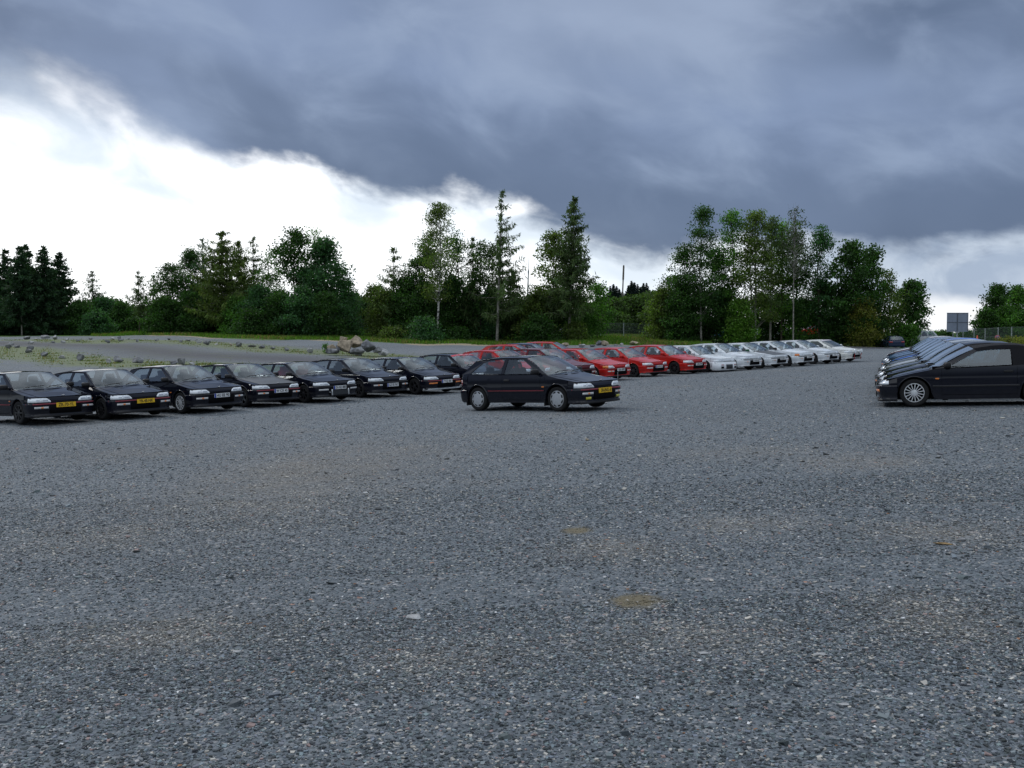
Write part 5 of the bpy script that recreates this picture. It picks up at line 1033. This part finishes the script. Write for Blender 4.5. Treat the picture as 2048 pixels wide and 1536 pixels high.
# ------------------------------------------------------------------ grass and weeds: uncountable
def grass():
    r_ = np.random.default_rng(4); n = 150000; D = r_.uniform(84, 134, n); t = r_.uniform(-.42, .2, n); x = t * D; ed = edge_d(t) + 1.0 * np.sin(x * .9) + .7 * np.sin(x * .37 + 1)
    k = (D > ed + .9 + r_.random(n) * 1.5) & ((D < ed + 36)) & (np.sin(x * 1.1 + D) + r_.normal(size=n) * .8 > -.6); sandy = (D < ed + 3.2) & (np.sin(x * .7) > -.5) & (r_.random(n) < .85); k &= ~sandy; x, D = x[k], D[k]; n = len(x)
    P = np.stack([x, D, tz(x, D) - .02], 1); d = r_.normal(size=(n, 3)) * .3; d[:, 2] = 1; d /= np.linalg.norm(d, axis=1)[:, None]
    V = quads(P, d, r_.uniform(.15, .42, n), .10, r_); T = tones(n, (.085, .165, .022), r_, .4); dry = r_.random(n) < np.where(np.sin(x * .5 + 1) > .3, .4, .08); T[dry] = tones(dry.sum(), (.20, .16, .07), r_, .3)
    tag(link('grass', npmesh('grass', V, np.arange(len(V)).reshape(-1, 4), T.astype(np.float32)), LEAFM), 'rough bright green grass verge below the woods', 'grass', kind='stuff')
    n = 15000; s = r_.integers(0, 2, n); P0 = []
    for A_ in (RN, RF):
        seg = r_.integers(0, len(A_) - 1, n // 2); u_ = r_.random(n // 2)[:, None]; P0.append(A_[seg] * (1 - u_) + A_[seg + 1] * u_)
    P0 = np.concatenate(P0); P0 = P0 + r_.normal(size=P0.shape) * np.array([1.6, 1.5]); cl = np.sin(P0[:, 0] * 2.1 + P0[:, 1]) + np.sin(P0[:, 1] * 1.7 - P0[:, 0] * .8) + r_.normal(size=len(P0)) * .5; P0 = P0[(cl > .35) & (P0[:, 1] > 40)]
    n = len(P0); P = np.stack([P0[:, 0], P0[:, 1], tz(P0[:, 0], P0[:, 1]) - .01], 1); d = r_.normal(size=(n, 3)) * .5; d[:, 2] = 1; d /= np.linalg.norm(d, axis=1)[:, None]
    V = quads(P, d, r_.uniform(.04, .13, n), .05, r_); T = tones(n, (.11, .14, .035), r_, .4); dry = r_.random(n) < .15; T[dry] = tones(dry.sum(), (.26, .17, .07), r_, .3)
    tag(link('weeds', npmesh('weeds', V, np.arange(len(V)).reshape(-1, 4), T.astype(np.float32)), LEAFM), 'patchy yellow green weeds growing around the boulder lines', 'weeds', kind='stuff')
grass()
tree('weed_plant', 'plant', 652, 689, 706, 5, at(652, 707)[1], 'b', 'mid', 'single upright green plant left of the boulder heap', base=.0, dens=.35, leaf=.12, clump=.18, shape=.6)

# ------------------------------------------------------------------ fences, masts, signs
GALV = mat('galvanised_steel', (.33, .36, .38), .5, .3, 0, .5, .15, 10); MESHW = mat('green_grey_wire', (.10, .13, .12), .6, .2); WOODP = mat('weathered_pole', (.16, .14, .13), .85, 0, 0, .2, .3, 3); BOARD = mat('sign_back_grey', (.20, .235, .30), .5, .2, 0, .4, .1, 2); BOARDF = mat('sign_frame', (.10, .12, .15), .5, .3)
def fence(lab, pts, h, gates=()):
    # pts: (x, y); posts stand at each, wire mesh between
    c0 = Vector((pts[0][0], pts[0][1], float(tz(*pts[0])))); e = empty('chain_link_fence', c0); tag(e, lab, 'fence')
    W = [Vector((x, y, float(tz(x, y)))) - c0 for x, y in pts]
    for p in W: mb = MB(); mb.tube([p - Vector((0, 0, .2)), p + Vector((0, 0, h))], .05, 8); link('post', mb.mesh('post'), GALV, e)
    mb = MB(); V = []; F = []
    for a, b in zip(W[:-1], W[1:]):
        ln = (b - a).length; m_ = max(2, int(ln / .16)); u_ = (b - a).normalized(); 
        def bar(p, q, w_=.007):
            n_ = (q - p).normalized().cross(Vector((0, 1, 0))).normalized() * w_; mb.add([p - n_, p + n_, q + n_, q - n_], [(0, 1, 2, 3)])
        for z in (.05, h * .5, h - .06): bar(a + Vector((0, 0, z)), b + Vector((0, 0, z)), .012)
        for k in range(-int(h / .16), m_):
            for sg in (1, -1):
                s0 = k * .16; s1 = s0 + h
                t0, t1 = max(0, s0), min(ln, s1)
                if t1 <= t0: continue
                z0, z1 = t0 - s0, t1 - s0
                if sg < 0: z0, z1 = h - z0, h - z1
                bar(a + (b - a) * (t0 / ln) + Vector((0, 0, z0)), a + (b - a) * (t1 / ln) + Vector((0, 0, z1)))
    link('wire_mesh', mb.mesh('mesh'), MESHW, e); return e
def fp(px, D): return ((px - 1024) / FPX * D, D)
fence('chain-link fence on the grass between left wood and birch', [fp(700, 116), fp(736, 115), fp(768, 115), fp(803, 114), fp(840, 114)], 1.75)
fence('chain-link fence on the grass behind the red cars', [fp(1155, 114), fp(1201, 113), fp(1247, 112), fp(1295, 111), fp(1345, 110)], 1.7)
fence('chain-link fence with a framed gate at the right edge', [fp(1905, 104), fp(1925, 103), fp(1947, 101), fp(1969, 99), fp(1995, 96), fp(2022, 94), fp(2060, 92), fp(2110, 90)], 1.75)
def mast(px, y0, D, top, lab, segs, m):
    x = (px - 1024) / FPX * D; z0 = float(tz(x, 130)); e = empty('utility_mast', (x, D, z0)); tag(e, lab, 'mast'); H = -(top - HOR) / FPX * D - z0; mb = MB()
    mb.tube([(.035 * H * (a - .3), 0, H * a) for a, r in segs], [r for a, r in segs], 8); link('pole', mb.mesh('pole'), m, e); return e, H
e, H = mast(1054, 605, 170, 508, 'thin grey aerial mast right of the tallest larch', [(0, .16), (.55, .13), (.74, .10), (.78, .14), (.81, .05), (1, .018)], GALV)
mb = MB(); mb.tube([(-.35 + .01 * H, 0, H * .55), (.35 + .01 * H, 0, H * .55)], .04, 6); link('cross_arm', mb.mesh('arm'), GALV, e)
e, H = mast(1243, 620, 172, 531, 'bare wooden mast with thicker head above the distant hill', [(0, .15), (.5, .13), (.78, .11), (.80, .16), (.98, .15), (1, .10)], WOODP)
# back of the big square road sign
D = 92; x = (1913 - 1024) / FPX * D; z0 = float(tz(x, D)); e = empty('road_sign', (x, D, z0)); tag(e, 'large square grey sign board seen from behind on its post', 'sign'); zb = -(663.5 - HOR) / FPX * D - z0; zt = -(626 - HOR) / FPX * D - z0; wd = 42 / FPX * D
mb = MB(); mb.box((0, 0, (zb + zt) / 2), (wd, .03, zt - zb)); link('board', mb.mesh('board'), BOARD, e)
mb = MB(); mb.box((0, -.03, (zb + zt) / 2), (.09, .05, zt - zb)); mb.box((-wd / 4 - .03, -.03, (zb + zt) / 2), (wd / 2 - .1, .04, .05)); mb.box((wd / 4 + .03, -.03, (zb + zt) / 2), (wd / 2 - .1, .04, .05)); mb.box((0, -.025, zt), (wd + .04, .06, .04)); mb.box((wd / 2, -.025, (zb + zt) / 2), (.03, .055, zt - zb)); link('frame', mb.mesh('frame'), BOARDF, e)
mb = MB(); mb.tube([(0, 0, -.2), (0, 0, zb)], .06, 8); mb.box((0, -.02, zb - .04), (.4, .06, .08)); link('post', mb.mesh('post'), GALV, e)
# no-parking sign
D = 88; x = (1994 - 1024) / FPX * D; z0 = float(tz(x, D)); zc = -(675.5 - HOR) / FPX * D; e = empty('no_parking_sign', (x, D, z0)); tag(e, 'round faded red and blue no-parking sign by the fence', 'sign')
mb = MB(); mb.lathe([(.001, -.012), (.17, -.012), (.17, .012), (.001, .012)], 28, (0, 0, zc - z0)); link('disc', mb.mesh('disc'), mat('faded_blue', (.16, .18, .34), .5), e)
mb = MB(); mb.lathe([(.165, -.016), (.235, -.016), (.235, .014), (.165, .014), (.165, -.016)], 28, (0, 0, zc - z0)); mb.box((0, -.018, zc - z0), (.36, .006, .06), Matrix.Rotation(R(45), 3, 'Y')); link('red_ring', mb.mesh('ring'), mat('faded_red', (.42, .12, .14), .5), e)
mb = MB(); mb.tube([(0, .03, -.2), (0, .03, zc - z0)], .03, 6); link('post', mb.mesh('post'), GALV, e)
D = 96; x = (1953.5 - 1024) / FPX * D; z0 = float(tz(x, D)); e = empty('traffic_cone', (x, D, -(683 - HOR) / FPX * D)); tag(e, 'small orange red traffic cone beyond the right hand coupes', 'cone')
mb = MB(); pr = [(.16, 0), (.13, .05), (.03, .6), (.001, .61)]; mb.grid([[(r * math.cos(2 * math.pi * k / 16), r * math.sin(2 * math.pi * k / 16), z) for k in range(16)] for r, z in pr], True, True); link('cone_body', mb.mesh('cone'), mat('cone_orange', (.6, .08, .03), .5), e); mb = MB(); mb.box((0, 0, -.01), (.4, .4, .04)); link('base', mb.mesh('base'), RUBBER, e)
# kerb at the far right edge of the gravel
P = [fp(1690, 94.0), fp(1730, 94), fp(1775, 94), fp(1800, 94)]; mb = MB()
for a, b in zip(P[:-1], P[1:]):
    za, zb_ = float(tz(*a)), float(tz(*b)); mb.add([(a[0], a[1], za - .05), (b[0], b[1], zb_ - .05), (b[0], b[1], zb_ + .13), (a[0], a[1], za + .13), (a[0], a[1] + .15, za - .05), (b[0], b[1] + .15, zb_ - .05), (b[0], b[1] + .15, zb_ + .13), (a[0], a[1] + .15, za + .13)], [(0, 1, 2, 3), (3, 2, 6, 7), (5, 4, 7, 6)])
tag(link('kerb', mb.mesh('kerb'), mat('concrete_kerb', (.16, .16, .17), .8, 0, 0, .3, .3, 8)), 'low dark concrete kerb at the far edge of the gravel', 'kerb', kind='structure')
